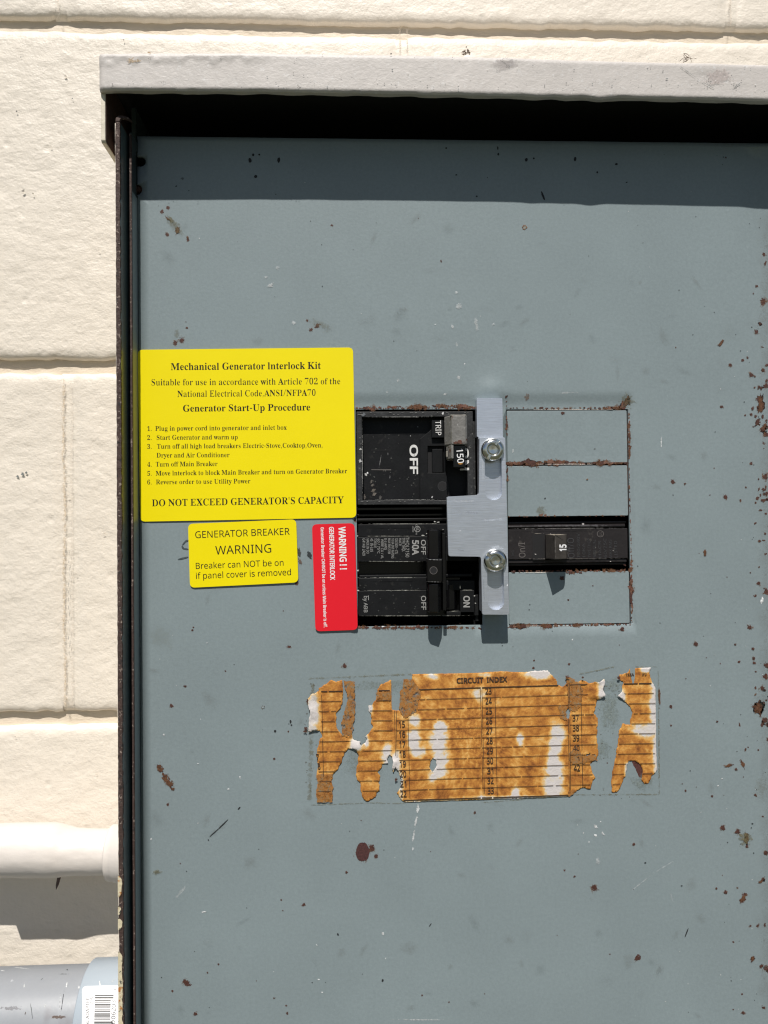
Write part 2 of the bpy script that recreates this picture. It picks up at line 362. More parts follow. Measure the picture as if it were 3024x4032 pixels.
# ------------------------------------------------------------------ lettering: outlines of the letters as plain numbers
# each row: character code, advance, number of contours, then for each contour its point count and x, y in thousandths
def letters(t):
    d = {}
    for row in t:
        i = 3; cont = []
        for _ in range(row[2]):
            m_ = row[i]; i += 1; cont.append([(row[i+2*j]/1000, row[i+2*j+1]/1000) for j in range(m_)]); i += 2*m_
        d[chr(row[0])] = (row[1]/1000, cont)
    return d
SERIF = letters((
(32,175,0),
(39,151,1,4,57,306,44,480,107,480,94,306),
(44,180,1,7,28,-87,47,-3,61,78,124,78,129,71,104,-8,71,-87),
(45,216,1,4,27,154,27,206,189,206,189,154),
(46,180,1,12,89,-9,60,1,51,15,48,36,51,57,60,71,89,81,119,71,129,57,132,36,129,15,119,1),
(47,250,1,4,7,0,185,480,243,480,64,0),
(48,375,2,24,188,-7,133,1,91,24,60,61,39,111,27,171,23,241,27,311,39,371,60,420,91,456,133,479,189,486,242,479,283,456,314,419,336,370,348,310,353,240,348,171,336,110,314,61,283,24,241,1,16,188,37,219,50,237,91,246,155,248,240,246,326,237,390,219,429,189,443,157,429,139,390,130,326,127,240,130,155,139,91,157,50),
(49,375,1,24,65,0,65,36,120,36,135,38,146,45,154,79,154,416,108,365,87,351,67,346,52,349,40,359,31,375,28,396,74,412,132,447,179,482,254,482,254,79,261,47,271,38,288,36,343,36,343,0),
(50,375,1,41,24,0,24,69,123,171,187,245,218,307,226,371,223,405,212,427,196,441,174,445,145,438,126,416,116,380,112,329,77,333,50,344,32,365,26,396,30,419,43,441,63,459,92,474,129,483,174,486,240,479,288,456,318,421,328,375,319,329,291,281,238,220,154,138,87,74,244,74,263,77,279,86,292,101,300,120,305,141,345,141,341,0),
(51,375,1,65,163,-7,117,-4,81,5,53,18,34,35,23,54,19,74,23,96,36,113,54,123,76,126,82,89,99,62,125,46,158,40,199,49,216,61,230,79,238,105,241,139,234,174,214,202,181,221,137,227,95,227,95,269,140,269,178,275,204,296,220,327,225,367,221,400,211,424,193,440,169,445,148,441,133,430,116,391,111,341,75,345,47,356,30,374,24,401,34,434,62,461,108,480,173,486,237,479,286,458,317,423,328,377,320,335,298,301,265,275,225,256,279,238,305,222,326,201,340,174,345,138,341,101,329,70,312,44,288,25,230,1),
(52,375,2,21,121,0,121,36,140,36,179,44,191,58,195,84,195,125,9,125,9,166,199,480,293,480,293,169,363,169,363,125,293,125,293,84,297,58,309,44,348,36,357,36,357,0,9,56,169,195,169,195,287,196,351,199,416,189,394,174,366,158,338,146,319),
(53,375,1,47,165,-7,119,-4,84,5,58,18,40,35,30,54,27,75,31,95,42,109,59,118,81,121,88,83,111,52,130,43,154,40,195,50,212,63,226,83,234,111,237,148,231,192,213,223,184,241,146,247,103,243,71,235,40,247,62,480,316,480,319,357,281,357,275,380,267,399,244,406,105,406,94,281,126,288,168,291,238,282,293,256,328,211,340,148,336,108,324,75,306,48,282,27,226,1),
(54,375,2,42,197,-7,150,-1,109,18,76,49,51,93,35,151,30,222,33,275,42,325,57,370,77,409,104,441,137,466,176,481,222,486,261,484,291,476,313,464,329,449,338,431,340,412,336,393,322,376,298,364,260,360,256,400,243,434,232,443,216,447,180,435,152,401,134,345,125,269,161,286,218,294,273,285,315,258,343,214,352,155,342,90,313,38,264,5,14,199,38,222,44,239,64,251,98,255,148,250,196,238,228,219,247,193,253,154,243,125,221,131,138,147,81,170,48),
(55,375,1,11,111,0,289,406,113,406,86,398,74,372,70,338,30,338,33,480,353,480,353,447,168,0),
(65,437,2,25,-9,0,-9,18,9,21,24,30,49,75,206,466,224,465,384,87,411,34,425,22,443,18,443,0,229,0,229,18,270,25,283,46,273,81,253,132,103,132,79,71,76,59,75,48,87,26,124,18,128,0,3,113,161,242,161,177,319),
(66,443,3,25,16,0,16,17,45,22,62,32,72,51,75,82,75,369,69,412,51,433,15,439,15,455,220,455,318,444,377,409,396,351,384,302,348,268,287,247,360,223,404,185,418,132,407,76,371,35,314,9,238,0,13,182,252,188,252,234,257,263,272,279,301,285,345,281,385,269,412,248,428,216,434,198,432,188,425,182,391,13,222,24,259,30,283,49,296,81,301,128,295,176,277,208,245,225,197,231,182,231,182,65,190,33,202,26),
(67,468,1,38,257,-11,193,-3,137,20,91,56,56,104,34,162,26,228,34,294,56,351,92,399,139,435,195,458,259,465,309,459,367,440,388,435,408,443,419,465,437,465,437,308,420,308,392,364,356,407,313,434,265,443,198,419,157,347,144,226,159,114,203,46,278,24,318,29,358,45,395,71,428,106,447,89,395,33,332,0),
(68,496,2,20,20,0,20,17,47,21,63,30,71,46,74,75,74,374,71,407,61,426,43,435,15,439,15,455,222,455,328,441,405,396,452,325,468,228,441,101,362,25,228,0,14,222,24,279,37,319,75,343,139,351,229,336,342,294,410,223,433,202,431,190,423,182,385,182,72,190,34,202,27),
(69,442,1,47,14,0,14,17,44,20,62,30,72,48,75,78,75,369,72,405,62,425,44,435,16,439,16,455,399,455,399,320,383,320,369,373,340,406,295,424,232,430,200,428,186,417,183,388,183,246,193,246,232,252,259,269,277,300,288,345,304,345,304,118,287,118,273,181,259,201,241,213,185,222,183,67,185,47,192,35,230,28,276,30,313,39,345,53,371,75,393,105,411,143,430,143,402,0),
(70,404,1,44,15,0,15,17,45,23,62,34,72,53,75,84,75,375,71,405,61,423,43,433,14,439,14,455,394,455,394,320,377,320,369,357,355,385,336,406,310,420,275,428,230,431,200,429,186,421,182,398,182,247,190,247,229,253,256,270,274,301,284,347,302,347,302,118,285,118,274,168,257,200,229,218,189,224,182,224,182,81,188,43,196,31,210,24,257,17,257,0),
(71,508,1,52,268,-10,200,-3,141,19,93,55,57,103,35,161,28,229,35,295,57,352,93,399,139,435,195,458,257,465,311,459,369,441,388,436,406,443,419,465,437,465,437,308,420,308,403,346,382,379,357,406,329,426,299,439,267,443,200,419,159,347,146,228,154,135,180,67,221,26,275,13,308,16,328,27,339,45,343,71,343,128,339,154,329,170,309,179,275,182,275,198,500,198,500,182,473,179,457,171,449,155,446,128,446,29,357,0),
(73,261,1,23,13,0,13,17,42,23,61,32,72,49,75,75,75,387,72,412,63,427,45,435,13,439,13,455,244,455,244,439,214,435,196,427,186,412,183,387,183,77,187,44,206,26,246,17,246,0),
(75,510,1,48,16,0,16,17,45,22,63,32,72,50,75,81,75,379,72,406,63,424,45,434,17,439,17,455,242,455,242,439,205,432,187,415,183,379,183,234,321,373,342,398,349,418,334,434,291,439,291,455,486,455,486,439,477,439,415,419,345,361,271,285,463,46,487,25,519,17,519,0,281,0,281,17,306,18,322,21,334,34,316,66,199,214,183,198,183,81,186,50,195,32,213,22,242,17,242,0),
(77,634,1,40,14,0,14,17,43,22,61,32,72,50,75,79,75,382,71,416,53,432,15,439,15,455,185,455,317,142,449,455,617,455,617,439,590,433,573,423,563,405,560,378,560,85,565,43,582,23,617,17,617,0,396,0,396,17,433,25,450,44,455,83,455,399,288,0,270,0,105,389,105,80,109,48,120,30,139,20,169,17,169,0),
(78,494,1,31,403,-11,107,350,107,79,110,49,119,31,136,21,167,17,167,0,18,0,18,17,54,23,71,41,76,79,76,388,36,433,18,439,18,455,156,455,391,169,391,377,386,414,369,431,331,439,331,455,480,455,480,439,450,434,433,425,425,407,422,377,422,-11),
(79,525,2,32,261,-11,213,-6,169,7,129,29,94,58,66,93,45,134,32,179,28,228,32,276,45,321,66,362,95,397,130,426,170,448,216,462,265,466,313,462,357,448,397,427,431,399,459,364,481,323,494,277,498,228,494,179,481,134,459,93,430,58,395,29,355,7,310,-6,14,265,12,328,36,367,108,379,228,371,321,348,389,310,430,260,443,196,419,158,347,145,228,153,135,177,67,215,26),
(80,418,2,30,15,0,15,17,45,22,62,32,72,50,75,81,75,379,71,406,62,424,44,434,16,439,16,455,214,455,287,452,336,440,366,422,390,398,404,367,409,332,398,280,367,240,314,214,242,206,182,206,182,81,185,50,194,32,212,22,242,17,242,0,12,182,230,201,230,244,235,272,253,287,283,292,329,288,375,275,406,252,425,216,431,189,424,182,398),
(82,473,2,33,15,0,15,17,45,22,62,32,72,50,75,81,75,379,71,406,62,424,44,434,16,439,16,455,217,455,305,448,367,426,405,388,417,334,406,285,372,248,315,224,432,50,452,26,478,17,480,0,338,0,201,212,182,212,182,81,185,50,194,32,212,22,242,17,242,0,12,182,234,203,234,249,240,280,258,298,290,304,336,295,389,268,421,224,431,202,429,190,422,182,385),
(83,390,1,63,43,-11,43,158,62,158,83,94,111,50,149,24,197,15,231,20,257,36,273,60,279,89,265,129,225,160,163,191,112,221,77,253,56,289,50,332,54,370,67,403,88,429,115,449,148,462,185,466,229,461,282,448,291,446,300,445,313,450,320,466,339,466,339,319,322,319,310,354,293,385,272,410,248,429,222,441,194,445,163,440,140,426,125,406,120,380,124,356,137,336,189,303,253,273,317,233,337,211,350,188,359,133,354,93,339,58,314,29,281,8,240,-6,192,-10,158,-8,126,1,98,9,85,12,69,7,61,-11),
(84,423,1,27,92,0,92,17,123,21,142,31,152,50,156,81,156,433,149,433,102,426,65,403,41,367,29,318,11,318,11,455,410,455,410,317,394,317,375,382,333,420,269,433,263,433,263,81,267,49,276,30,296,21,328,17,328,0),
(85,492,1,40,248,-13,168,-2,114,29,83,81,73,155,73,379,70,406,61,424,43,434,15,439,15,455,240,455,240,439,202,432,185,415,181,379,181,140,186,88,203,51,232,29,275,22,340,37,379,83,392,159,392,378,389,406,379,423,360,433,328,439,328,455,474,455,474,439,448,432,433,421,425,404,422,378,422,181,412,92,380,32,325,-2),
(88,471,1,43,11,0,11,17,53,30,90,66,193,208,78,386,47,425,33,435,16,439,14,455,244,455,244,439,229,439,200,433,190,415,201,388,265,289,322,373,339,414,328,432,293,439,293,455,458,455,458,439,427,435,403,423,357,373,281,265,413,57,436,28,461,17,464,0,238,0,238,17,278,23,290,41,275,79,210,183,138,81,124,45,137,24,174,17,174,0),
(89,426,1,36,101,0,101,17,131,22,148,32,157,50,161,81,161,179,46,387,29,414,14,429,1,435,-13,438,-13,455,207,455,207,438,195,438,167,432,156,416,164,392,248,226,333,366,349,408,336,430,298,438,295,455,439,455,439,438,409,424,383,392,268,203,268,81,271,50,280,32,298,22,328,17,328,0),
(97,344,2,46,255,-10,216,1,200,35,151,2,95,-9,64,-4,40,11,25,34,20,63,31,104,63,136,119,164,199,190,199,241,196,266,187,282,171,292,148,296,115,290,104,274,113,257,123,231,120,215,110,202,95,194,77,191,59,194,45,203,36,218,33,236,37,259,49,278,69,295,95,308,126,316,162,318,223,312,263,292,285,259,293,210,293,62,295,40,304,34,320,42,329,28,294,-1,8,151,34,174,41,199,63,199,169,154,151,127,123,118,84,126,46),
(98,361,2,24,43,-11,43,388,37,428,8,439,8,455,138,455,138,279,175,308,221,318,254,313,284,299,308,276,326,245,338,208,342,166,337,118,323,75,300,40,270,13,233,-4,192,-10,148,-1,105,28,53,-11,14,183,14,213,23,232,49,242,95,245,160,242,213,231,251,212,273,184,280,155,270,144,257,138,242,138,69,149,28),
(99,293,1,38,156,-10,119,-5,87,11,59,35,38,68,24,106,19,150,25,196,40,237,64,271,96,297,133,313,175,319,218,314,250,298,271,275,277,245,275,228,266,215,253,207,236,204,206,216,196,251,197,261,197,271,190,290,169,297,138,285,118,248,112,187,118,123,137,76,166,48,204,38,239,47,271,72,285,60,227,8),
(100,370,2,30,140,-10,107,-5,78,10,53,35,35,66,23,104,19,147,24,196,36,237,55,272,81,297,112,313,146,318,189,309,223,280,223,401,220,419,212,430,176,439,176,455,319,455,319,75,325,41,335,32,353,28,353,11,294,6,223,-10,223,39,188,2,16,171,28,187,31,202,41,215,56,223,76,223,242,217,257,206,270,174,281,147,273,130,250,121,210,118,153,120,98,130,58,146,36),
(101,301,2,26,154,-10,117,-5,85,10,58,35,37,69,24,109,19,157,24,201,38,240,59,273,87,298,120,313,157,318,209,309,249,280,274,234,283,173,283,166,117,166,127,97,154,56,199,42,237,53,270,86,285,73,228,11,8,116,192,201,192,201,215,193,277,181,292,161,297,127,274,116,203),
(102,214,1,43,15,0,15,16,40,22,50,35,52,73,52,277,16,277,16,310,52,310,52,353,60,400,85,436,123,457,174,465,212,460,240,446,257,425,263,400,260,381,252,367,239,358,224,355,195,365,187,376,185,391,193,420,196,426,197,433,193,441,180,443,163,440,153,430,148,390,148,310,203,310,203,277,148,277,148,65,150,40,158,26,173,18,199,16,199,0),
(103,327,3,50,146,-140,89,-136,48,-122,22,-100,14,-75,28,-46,69,-26,35,-1,24,30,28,54,42,74,67,92,102,110,42,150,22,212,27,242,40,268,60,289,88,305,120,315,157,318,196,315,233,304,317,304,317,268,268,268,286,237,291,203,288,176,276,151,258,131,234,116,205,106,172,103,157,103,142,104,112,94,104,84,101,71,111,55,141,49,175,49,259,40,285,29,303,13,312,-9,316,-37,305,-80,272,-113,219,-133,16,157,124,178,130,190,146,197,173,199,211,197,249,190,276,178,292,157,297,137,292,124,276,117,249,114,211,117,173,124,146,137,130,13,161,-116,218,-111,252,-94,263,-66,260,-51,249,-41,205,-34,97,-34,79,-52,73,-73,79,-89,95,-103,122,-113),
(104,381,1,36,18,0,18,16,45,26,52,56,52,399,46,429,36,437,19,440,19,455,148,455,148,267,190,305,243,318,292,306,321,271,330,212,330,56,337,26,347,19,363,16,363,0,202,0,202,16,228,26,235,56,235,217,229,258,219,268,203,271,173,262,148,235,148,56,154,26,164,19,180,16,180,0),
(105,198,2,16,101,362,81,366,65,376,54,393,50,412,54,432,65,449,81,460,101,463,120,460,137,449,147,432,151,412,147,393,136,376,120,366,13,18,0,18,16,45,26,52,56,52,252,47,285,20,293,21,310,148,310,148,56,154,26,180,16,180,0),
(107,359,1,38,17,0,17,16,45,26,52,56,52,398,47,429,38,436,20,439,21,455,148,455,148,169,227,248,240,264,244,278,235,290,209,293,206,310,345,310,345,293,308,284,275,260,222,209,346,34,360,21,376,16,376,0,211,0,211,16,217,16,234,20,239,32,232,49,163,147,148,134,148,56,154,26,180,16,180,0),
(108,199,1,14,18,0,18,16,45,26,52,56,52,398,47,429,38,436,20,439,20,455,148,455,148,56,154,26,180,16,180,0),
(109,554,1,57,18,0,18,16,45,26,52,56,52,253,46,284,36,291,19,294,19,310,146,310,146,265,188,305,237,318,292,304,320,261,364,304,418,318,465,306,494,271,504,212,504,56,510,26,520,19,536,16,536,0,377,0,377,16,393,19,403,26,410,56,410,217,404,258,394,268,377,271,349,263,324,237,324,56,331,26,340,19,356,16,356,0,199,0,199,16,215,19,225,26,232,56,232,217,226,258,216,268,199,271,170,262,146,235,146,56,152,27,162,19,177,16,177,0),
(110,381,1,36,18,0,18,16,45,26,52,56,52,253,46,284,36,291,19,294,19,310,148,310,148,267,190,306,243,318,292,306,321,271,330,212,330,56,337,26,347,19,363,16,363,0,202,0,202,16,228,26,235,56,235,217,229,258,219,268,203,271,173,262,148,235,148,56,154,26,164,19,180,16,180,0),
(111,336,2,24,169,-10,127,-5,90,11,60,37,38,70,24,110,19,154,24,199,38,239,60,272,90,297,127,313,168,318,209,313,245,298,275,273,298,240,312,200,317,154,312,108,298,69,275,36,245,11,210,-5,16,169,11,193,18,209,39,217,81,220,154,217,227,208,271,192,292,169,299,144,292,128,271,120,227,117,154,120,82,128,39,144,18),
(112,371,2,32,17,-139,17,-124,40,-117,50,-101,52,-64,52,243,46,283,19,295,19,310,143,310,143,263,180,305,230,319,264,314,293,298,317,274,335,241,346,203,350,160,346,113,334,72,316,38,291,12,261,-5,227,-10,183,1,148,32,148,-58,152,-99,167,-118,197,-123,197,-139,13,195,28,222,36,239,59,249,99,253,154,250,208,241,248,225,270,199,278,171,267,148,235,148,69,167,38),
(114,287,1,34,18,0,18,16,45,26,52,56,52,252,46,285,20,293,21,310,146,310,146,252,165,280,187,301,210,314,233,318,258,315,275,304,286,287,289,266,287,248,278,234,265,225,248,222,222,231,207,250,189,260,175,255,162,241,152,220,149,192,149,56,152,37,159,25,197,16,197,0),
(115,288,1,55,151,-10,122,-6,87,6,73,9,60,4,51,-9,36,-9,36,105,53,105,66,68,87,39,112,21,140,15,162,18,179,27,189,40,192,58,183,84,156,105,107,130,76,148,54,169,41,193,37,220,44,259,65,291,98,312,141,319,166,316,199,308,206,306,213,305,223,308,230,319,244,319,244,222,228,222,215,254,196,277,174,291,149,296,130,294,116,286,108,274,105,259,115,232,146,212,191,189,221,172,241,151,253,127,257,95,250,51,228,18,194,-3),
(116,228,1,23,124,-9,89,-4,66,10,53,36,48,71,48,279,20,279,20,300,88,369,129,424,144,424,144,310,208,310,208,279,144,279,144,82,149,51,157,43,168,40,189,49,206,75,222,66,182,9),
(117,375,1,33,131,-10,91,-3,65,17,51,51,46,97,46,248,39,282,29,291,11,294,11,310,142,310,142,74,151,46,162,38,177,36,205,43,228,66,228,248,221,283,209,291,189,294,189,310,324,310,324,70,331,39,360,30,360,13,300,7,228,-10,228,40,209,19,186,3,160,-7),
(118,306,1,24,142,-10,38,248,22,281,12,290,-3,293,-3,310,164,310,164,294,156,294,136,290,129,276,130,268,185,122,236,253,241,272,232,289,203,294,203,310,305,310,305,295,289,289,278,279,260,243,160,-10),
(119,435,1,37,122,-10,17,265,6,284,-11,293,-11,310,138,310,138,293,120,289,114,276,116,266,120,253,167,127,211,235,201,266,190,288,168,295,168,310,323,310,323,293,302,288,296,276,296,269,298,262,336,141,382,256,387,275,380,289,356,295,356,310,445,310,445,295,425,284,412,258,304,-10,289,-10,223,197,140,-10),
(120,319,1,40,5,0,5,15,34,29,62,56,123,136,43,263,24,285,4,293,4,310,169,310,169,294,147,291,140,280,149,260,183,206,224,257,234,279,227,290,201,294,201,310,311,310,311,296,283,283,254,254,198,184,291,36,303,21,319,15,319,0,155,0,155,16,178,19,185,30,173,59,138,114,97,61,85,34,92,20,114,15,118,0),
(121,300,1,47,52,-140,29,-137,10,-125,-3,-107,-7,-84,-4,-67,5,-53,18,-43,36,-40,64,-49,72,-61,75,-76,74,-81,74,-87,77,-96,86,-99,99,-92,114,-74,129,-44,140,-5,36,251,25,275,15,287,-3,293,-5,310,162,310,162,293,136,289,128,275,130,267,133,257,185,119,230,241,236,260,238,274,229,289,203,293,203,310,300,310,300,293,287,290,277,281,259,242,162,-24,129,-96,113,-117,95,-131)))
SANS = letters((
(32,209,0),
(33,216,2,4,131,161,85,161,65,573,151,573,16,58,43,61,69,72,85,88,94,107,97,126,94,142,85,153,69,157,43,153,18,142,2,126,-8,107,-11,88,-8,72,2,61,18),
(45,258,1,4,32,184,32,246,226,246,226,184),
(46,215,1,16,58,43,61,69,72,85,88,94,107,97,126,94,142,85,153,69,157,43,153,18,142,2,126,-8,107,-11,88,-8,72,2,61,18),
(47,298,1,4,290,573,77,0,8,0,221,573),
(48,459,2,25,419,287,409,163,395,112,376,70,349,37,316,12,276,-3,229,-8,170,1,122,27,86,70,60,129,44,201,39,287,44,373,58,446,83,504,119,547,167,573,229,581,287,573,335,547,372,504,399,446,414,373,24,110,287,113,215,121,156,137,111,159,78,190,59,229,52,268,59,298,78,320,110,336,156,345,215,348,287,345,359,336,417,320,463,298,495,268,515,229,521,190,515,159,495,137,463,121,417,113,359),
(49,459,1,12,285,0,216,0,216,400,216,439,217,470,219,499,196,477,169,455,108,405,71,452,226,573,285,573),
(50,459,1,32,417,0,38,0,38,59,188,210,261,287,306,353,318,387,322,424,315,466,294,496,261,514,221,520,181,517,147,506,83,466,45,513,94,548,153,572,221,581,270,576,313,562,347,540,372,510,388,472,394,428,389,385,375,344,353,305,324,267,247,185,128,67,417,64),
(51,459,1,56,395,439,392,403,381,372,363,347,340,326,310,311,277,302,337,283,379,255,405,214,413,163,407,116,390,74,360,40,318,14,263,-3,193,-8,110,-1,36,23,36,89,114,61,194,51,260,59,305,81,331,117,339,164,335,197,320,223,297,242,265,255,226,263,179,265,123,265,123,326,180,326,223,329,259,339,286,356,307,377,319,404,323,434,316,471,295,498,262,516,219,521,164,515,117,498,75,473,39,521,73,544,115,563,163,576,218,581,296,571,352,540,384,495),
(52,459,2,11,443,130,359,130,359,0,291,0,291,130,17,130,17,190,286,576,359,576,359,193,443,193,9,291,374,291,412,293,444,294,474,295,500,276,468,257,438,86,193,291,193),
(53,459,1,37,221,351,275,346,322,331,361,307,389,274,407,232,413,183,407,128,387,81,356,43,314,15,261,-2,199,-8,116,0,51,23,51,90,121,62,200,52,239,55,274,65,302,82,323,106,336,137,341,176,332,225,306,262,262,284,197,292,146,288,99,280,64,302,86,573,373,573,373,508,146,508,132,342,169,348),
(54,459,2,43,44,245,51,342,75,433,95,474,121,510,155,539,196,562,246,576,306,581,344,579,377,573,377,513,344,520,308,523,257,518,216,504,183,483,158,454,139,419,127,380,115,291,150,326,194,350,255,358,302,353,342,338,375,313,400,279,416,236,421,184,415,129,399,82,372,44,336,15,291,-2,239,-8,199,-4,163,7,130,26,101,54,77,89,59,133,48,185,19,238,51,284,59,320,84,343,125,351,184,344,233,324,271,289,295,241,303,205,299,175,287,150,270,131,248,119,223,115,198,123,146,146,99,185,64,210,55),
(55,459,1,7,109,0,344,508,35,508,35,573,419,573,419,518,187,0),
(56,459,3,42,229,581,276,577,318,565,352,546,378,519,395,485,400,443,396,411,385,383,346,338,291,303,355,265,381,242,401,216,414,185,419,148,413,104,395,65,367,34,330,11,284,-3,231,-8,174,-3,126,10,89,33,61,63,45,101,39,146,43,183,56,214,75,241,99,264,158,299,107,336,71,383,61,411,58,444,63,485,80,518,107,545,141,565,182,577,17,108,145,116,107,138,76,176,55,229,48,281,55,319,76,342,108,350,148,346,174,335,197,293,235,229,265,217,270,157,237,121,197,111,173,16,228,524,188,518,155,502,134,476,127,441,130,414,141,391,179,357,232,330,282,357,317,392,327,414,330,441,323,476,302,502,270,518),
(57,459,2,43,417,328,410,231,387,139,366,99,340,63,306,33,265,11,214,-3,154,-8,117,-6,82,0,82,60,115,53,152,50,204,54,245,68,278,90,303,118,322,153,334,192,346,281,310,247,266,223,204,214,158,219,118,235,85,260,61,294,45,336,40,387,46,443,63,491,90,529,127,557,171,575,223,581,262,577,299,565,332,545,361,518,384,483,402,439,413,388,19,223,521,178,513,142,488,118,447,110,388,117,339,137,301,171,277,220,269,256,273,286,285,311,303,330,325,342,349,346,374,338,426,315,474,277,508,252,518),
(64,721,2,85,674,286,666,214,640,150,620,125,597,105,569,92,536,87,503,93,478,109,460,131,451,157,430,130,405,107,373,92,334,87,280,98,240,128,215,176,207,237,212,286,228,330,253,366,287,394,328,411,377,417,446,411,500,398,492,235,491,215,491,206,494,171,506,151,522,141,540,137,563,142,583,158,598,181,609,212,618,287,611,356,588,413,553,459,506,492,450,513,387,520,322,514,265,498,217,472,177,437,145,394,123,344,109,288,104,227,111,154,132,93,167,45,215,10,275,-11,347,-18,441,-8,520,16,520,-38,442,-62,347,-71,259,-63,185,-36,126,7,82,65,55,138,47,225,52,296,70,363,98,422,137,474,186,515,244,547,311,566,387,573,447,568,502,553,551,529,593,496,628,455,653,406,669,349,16,269,235,275,191,290,160,314,143,345,137,383,146,409,171,425,210,432,258,437,358,411,364,378,366,342,362,314,347,294,325,280,298),
(65,512,2,8,437,0,368,177,141,177,73,0,0,0,224,575,289,575,512,0,9,282,415,274,438,263,473,255,500,247,468,238,438,230,415,165,241,346,241),
(66,521,3,24,241,573,336,565,404,541,445,497,459,431,456,399,446,371,431,347,409,328,382,313,350,304,415,279,441,261,461,236,474,203,478,163,472,115,454,74,425,42,385,19,337,5,279,0,78,0,78,573,11,256,329,318,335,357,352,377,382,384,423,376,463,351,490,308,506,245,511,150,511,150,329,13,150,269,150,61,265,61,330,68,371,91,394,125,401,168,398,197,388,221,370,241,344,256,307,266,260,269),
(67,507,1,38,323,517,280,513,241,502,206,482,178,456,155,423,139,383,129,337,125,286,131,220,147,164,175,117,213,83,262,62,322,55,394,62,460,78,460,15,393,-2,312,-8,232,1,166,28,115,72,78,131,56,203,49,287,53,349,67,406,89,456,120,499,159,534,206,559,261,575,324,581,409,572,482,547,453,486,394,508),
(68,585,2,15,536,292,528,203,501,131,457,74,399,33,325,8,237,0,78,0,78,573,254,573,335,565,404,540,460,501,502,446,528,377,13,460,289,454,359,435,415,404,457,361,487,308,505,244,511,150,511,150,62,228,62,329,76,402,119,446,190),
(69,446,1,12,398,0,78,0,78,573,398,573,398,509,150,509,150,330,383,330,383,268,150,268,150,63,398,63),
(70,416,1,10,150,0,78,0,78,573,398,573,398,509,150,509,150,306,383,306,383,243,150,243),
(71,584,1,38,326,302,524,302,524,22,431,-1,323,-8,241,1,173,28,120,71,81,130,57,202,49,286,58,370,84,442,127,500,186,544,259,571,346,581,437,572,516,547,489,484,421,508,342,517,278,510,225,489,181,455,150,409,131,353,124,286,130,222,146,166,175,119,216,84,270,62,340,55,404,59,452,68,452,238,326,238),
(72,594,1,12,516,0,443,0,443,267,150,267,150,0,78,0,78,573,150,573,150,330,443,330,443,573,516,573),
(73,272,1,12,239,0,32,0,32,42,99,57,99,515,32,531,32,573,239,573,239,531,172,515,172,57,239,42),
(75,496,1,14,496,0,411,0,209,273,150,222,150,0,78,0,78,573,150,573,150,290,199,345,249,399,403,573,488,573,261,323),
(76,420,1,6,78,0,78,573,150,573,150,64,400,64,400,0),
(77,727,1,19,330,0,142,502,142,461,144,407,144,347,144,0,78,0,78,573,184,573,361,103,544,573,650,573,650,0,578,0,578,352,579,408,581,460,584,501,390,0),
(78,609,1,16,532,0,447,0,141,476,141,432,143,378,144,320,144,0,78,0,78,573,161,573,467,99,468,137,466,193,464,249,464,573,532,573),
(79,626,2,28,577,287,573,224,561,166,540,116,510,73,473,38,428,13,375,-3,314,-8,251,-3,196,13,151,39,114,73,85,116,65,167,53,224,49,288,56,370,78,442,114,500,166,545,232,572,314,581,393,572,459,545,510,501,547,442,570,370,22,125,287,130,220,145,163,171,117,207,83,255,62,314,55,373,62,420,83,456,117,481,163,496,220,501,287,490,384,456,457,398,503,314,518,255,511,207,490,171,457,145,411,130,354),
(80,485,2,16,229,573,326,562,393,528,431,475,444,404,433,336,417,306,395,278,364,255,324,238,275,227,216,223,150,223,150,0,78,0,78,573,13,223,511,150,511,150,285,208,285,258,288,298,296,330,311,352,334,365,363,370,401,361,449,334,484,289,504),
(81,626,2,31,577,287,573,221,559,160,535,108,503,64,461,30,411,6,548,-136,444,-136,334,-7,324,-8,314,-8,251,-3,196,13,151,39,114,73,85,116,65,167,53,224,49,288,56,370,78,442,114,500,166,545,232,572,314,581,393,572,459,545,510,501,547,442,570,370,22,125,287,130,220,145,163,171,117,207,83,255,62,314,55,373,62,420,83,456,117,481,163,496,220,501,287,490,384,456,457,398,503,314,518,255,511,207,490,171,457,145,411,130,354),
(82,499,2,19,236,573,301,568,353,555,393,532,422,500,439,460,444,410,440,368,427,334,408,306,385,285,330,257,487,0,403,0,264,237,150,237,150,0,78,0,78,573,13,232,510,150,510,150,298,236,298,296,304,338,325,362,359,370,407,366,440,355,467,336,486,310,500,275,507),
(83,440,1,54,403,153,396,106,378,66,348,35,307,11,257,-3,198,-8,137,-5,83,4,41,19,41,88,113,65,201,55,240,57,273,66,298,79,316,98,327,120,330,147,327,173,318,194,302,213,277,230,196,265,131,294,85,330,57,375,48,435,54,477,71,513,99,542,136,563,180,576,231,581,318,572,389,549,366,487,302,508,229,517,196,515,169,507,148,494,133,478,124,457,121,434,124,407,133,386,149,367,172,351,246,318,332,279,362,255,385,228,398,194),
(84,446,1,8,259,0,187,0,187,509,8,509,8,573,437,573,437,509,259,509),
(85,586,1,26,513,202,507,146,489,95,459,52,416,20,360,-1,290,-8,196,7,128,50,86,118,72,204,72,573,144,573,144,201,154,139,182,93,228,64,294,55,342,59,379,73,407,96,427,126,438,161,442,202,442,573,513,573),
(86,481,1,13,481,573,277,0,204,0,0,573,75,573,204,205,220,160,231,119,241,80,250,119,262,161,277,207,405,573),
(87,746,1,36,735,573,583,0,510,0,399,375,389,410,380,443,373,471,370,488,367,471,361,443,352,409,342,373,234,0,161,0,10,573,85,573,174,223,183,186,190,151,196,118,201,87,206,119,213,154,222,191,232,227,333,573,407,573,512,225,523,187,532,151,538,117,544,87,550,129,560,175,572,224,660,573),
(88,470,1,12,467,0,385,0,233,249,79,0,3,0,193,298,15,573,95,573,236,348,377,573,453,573,276,300),
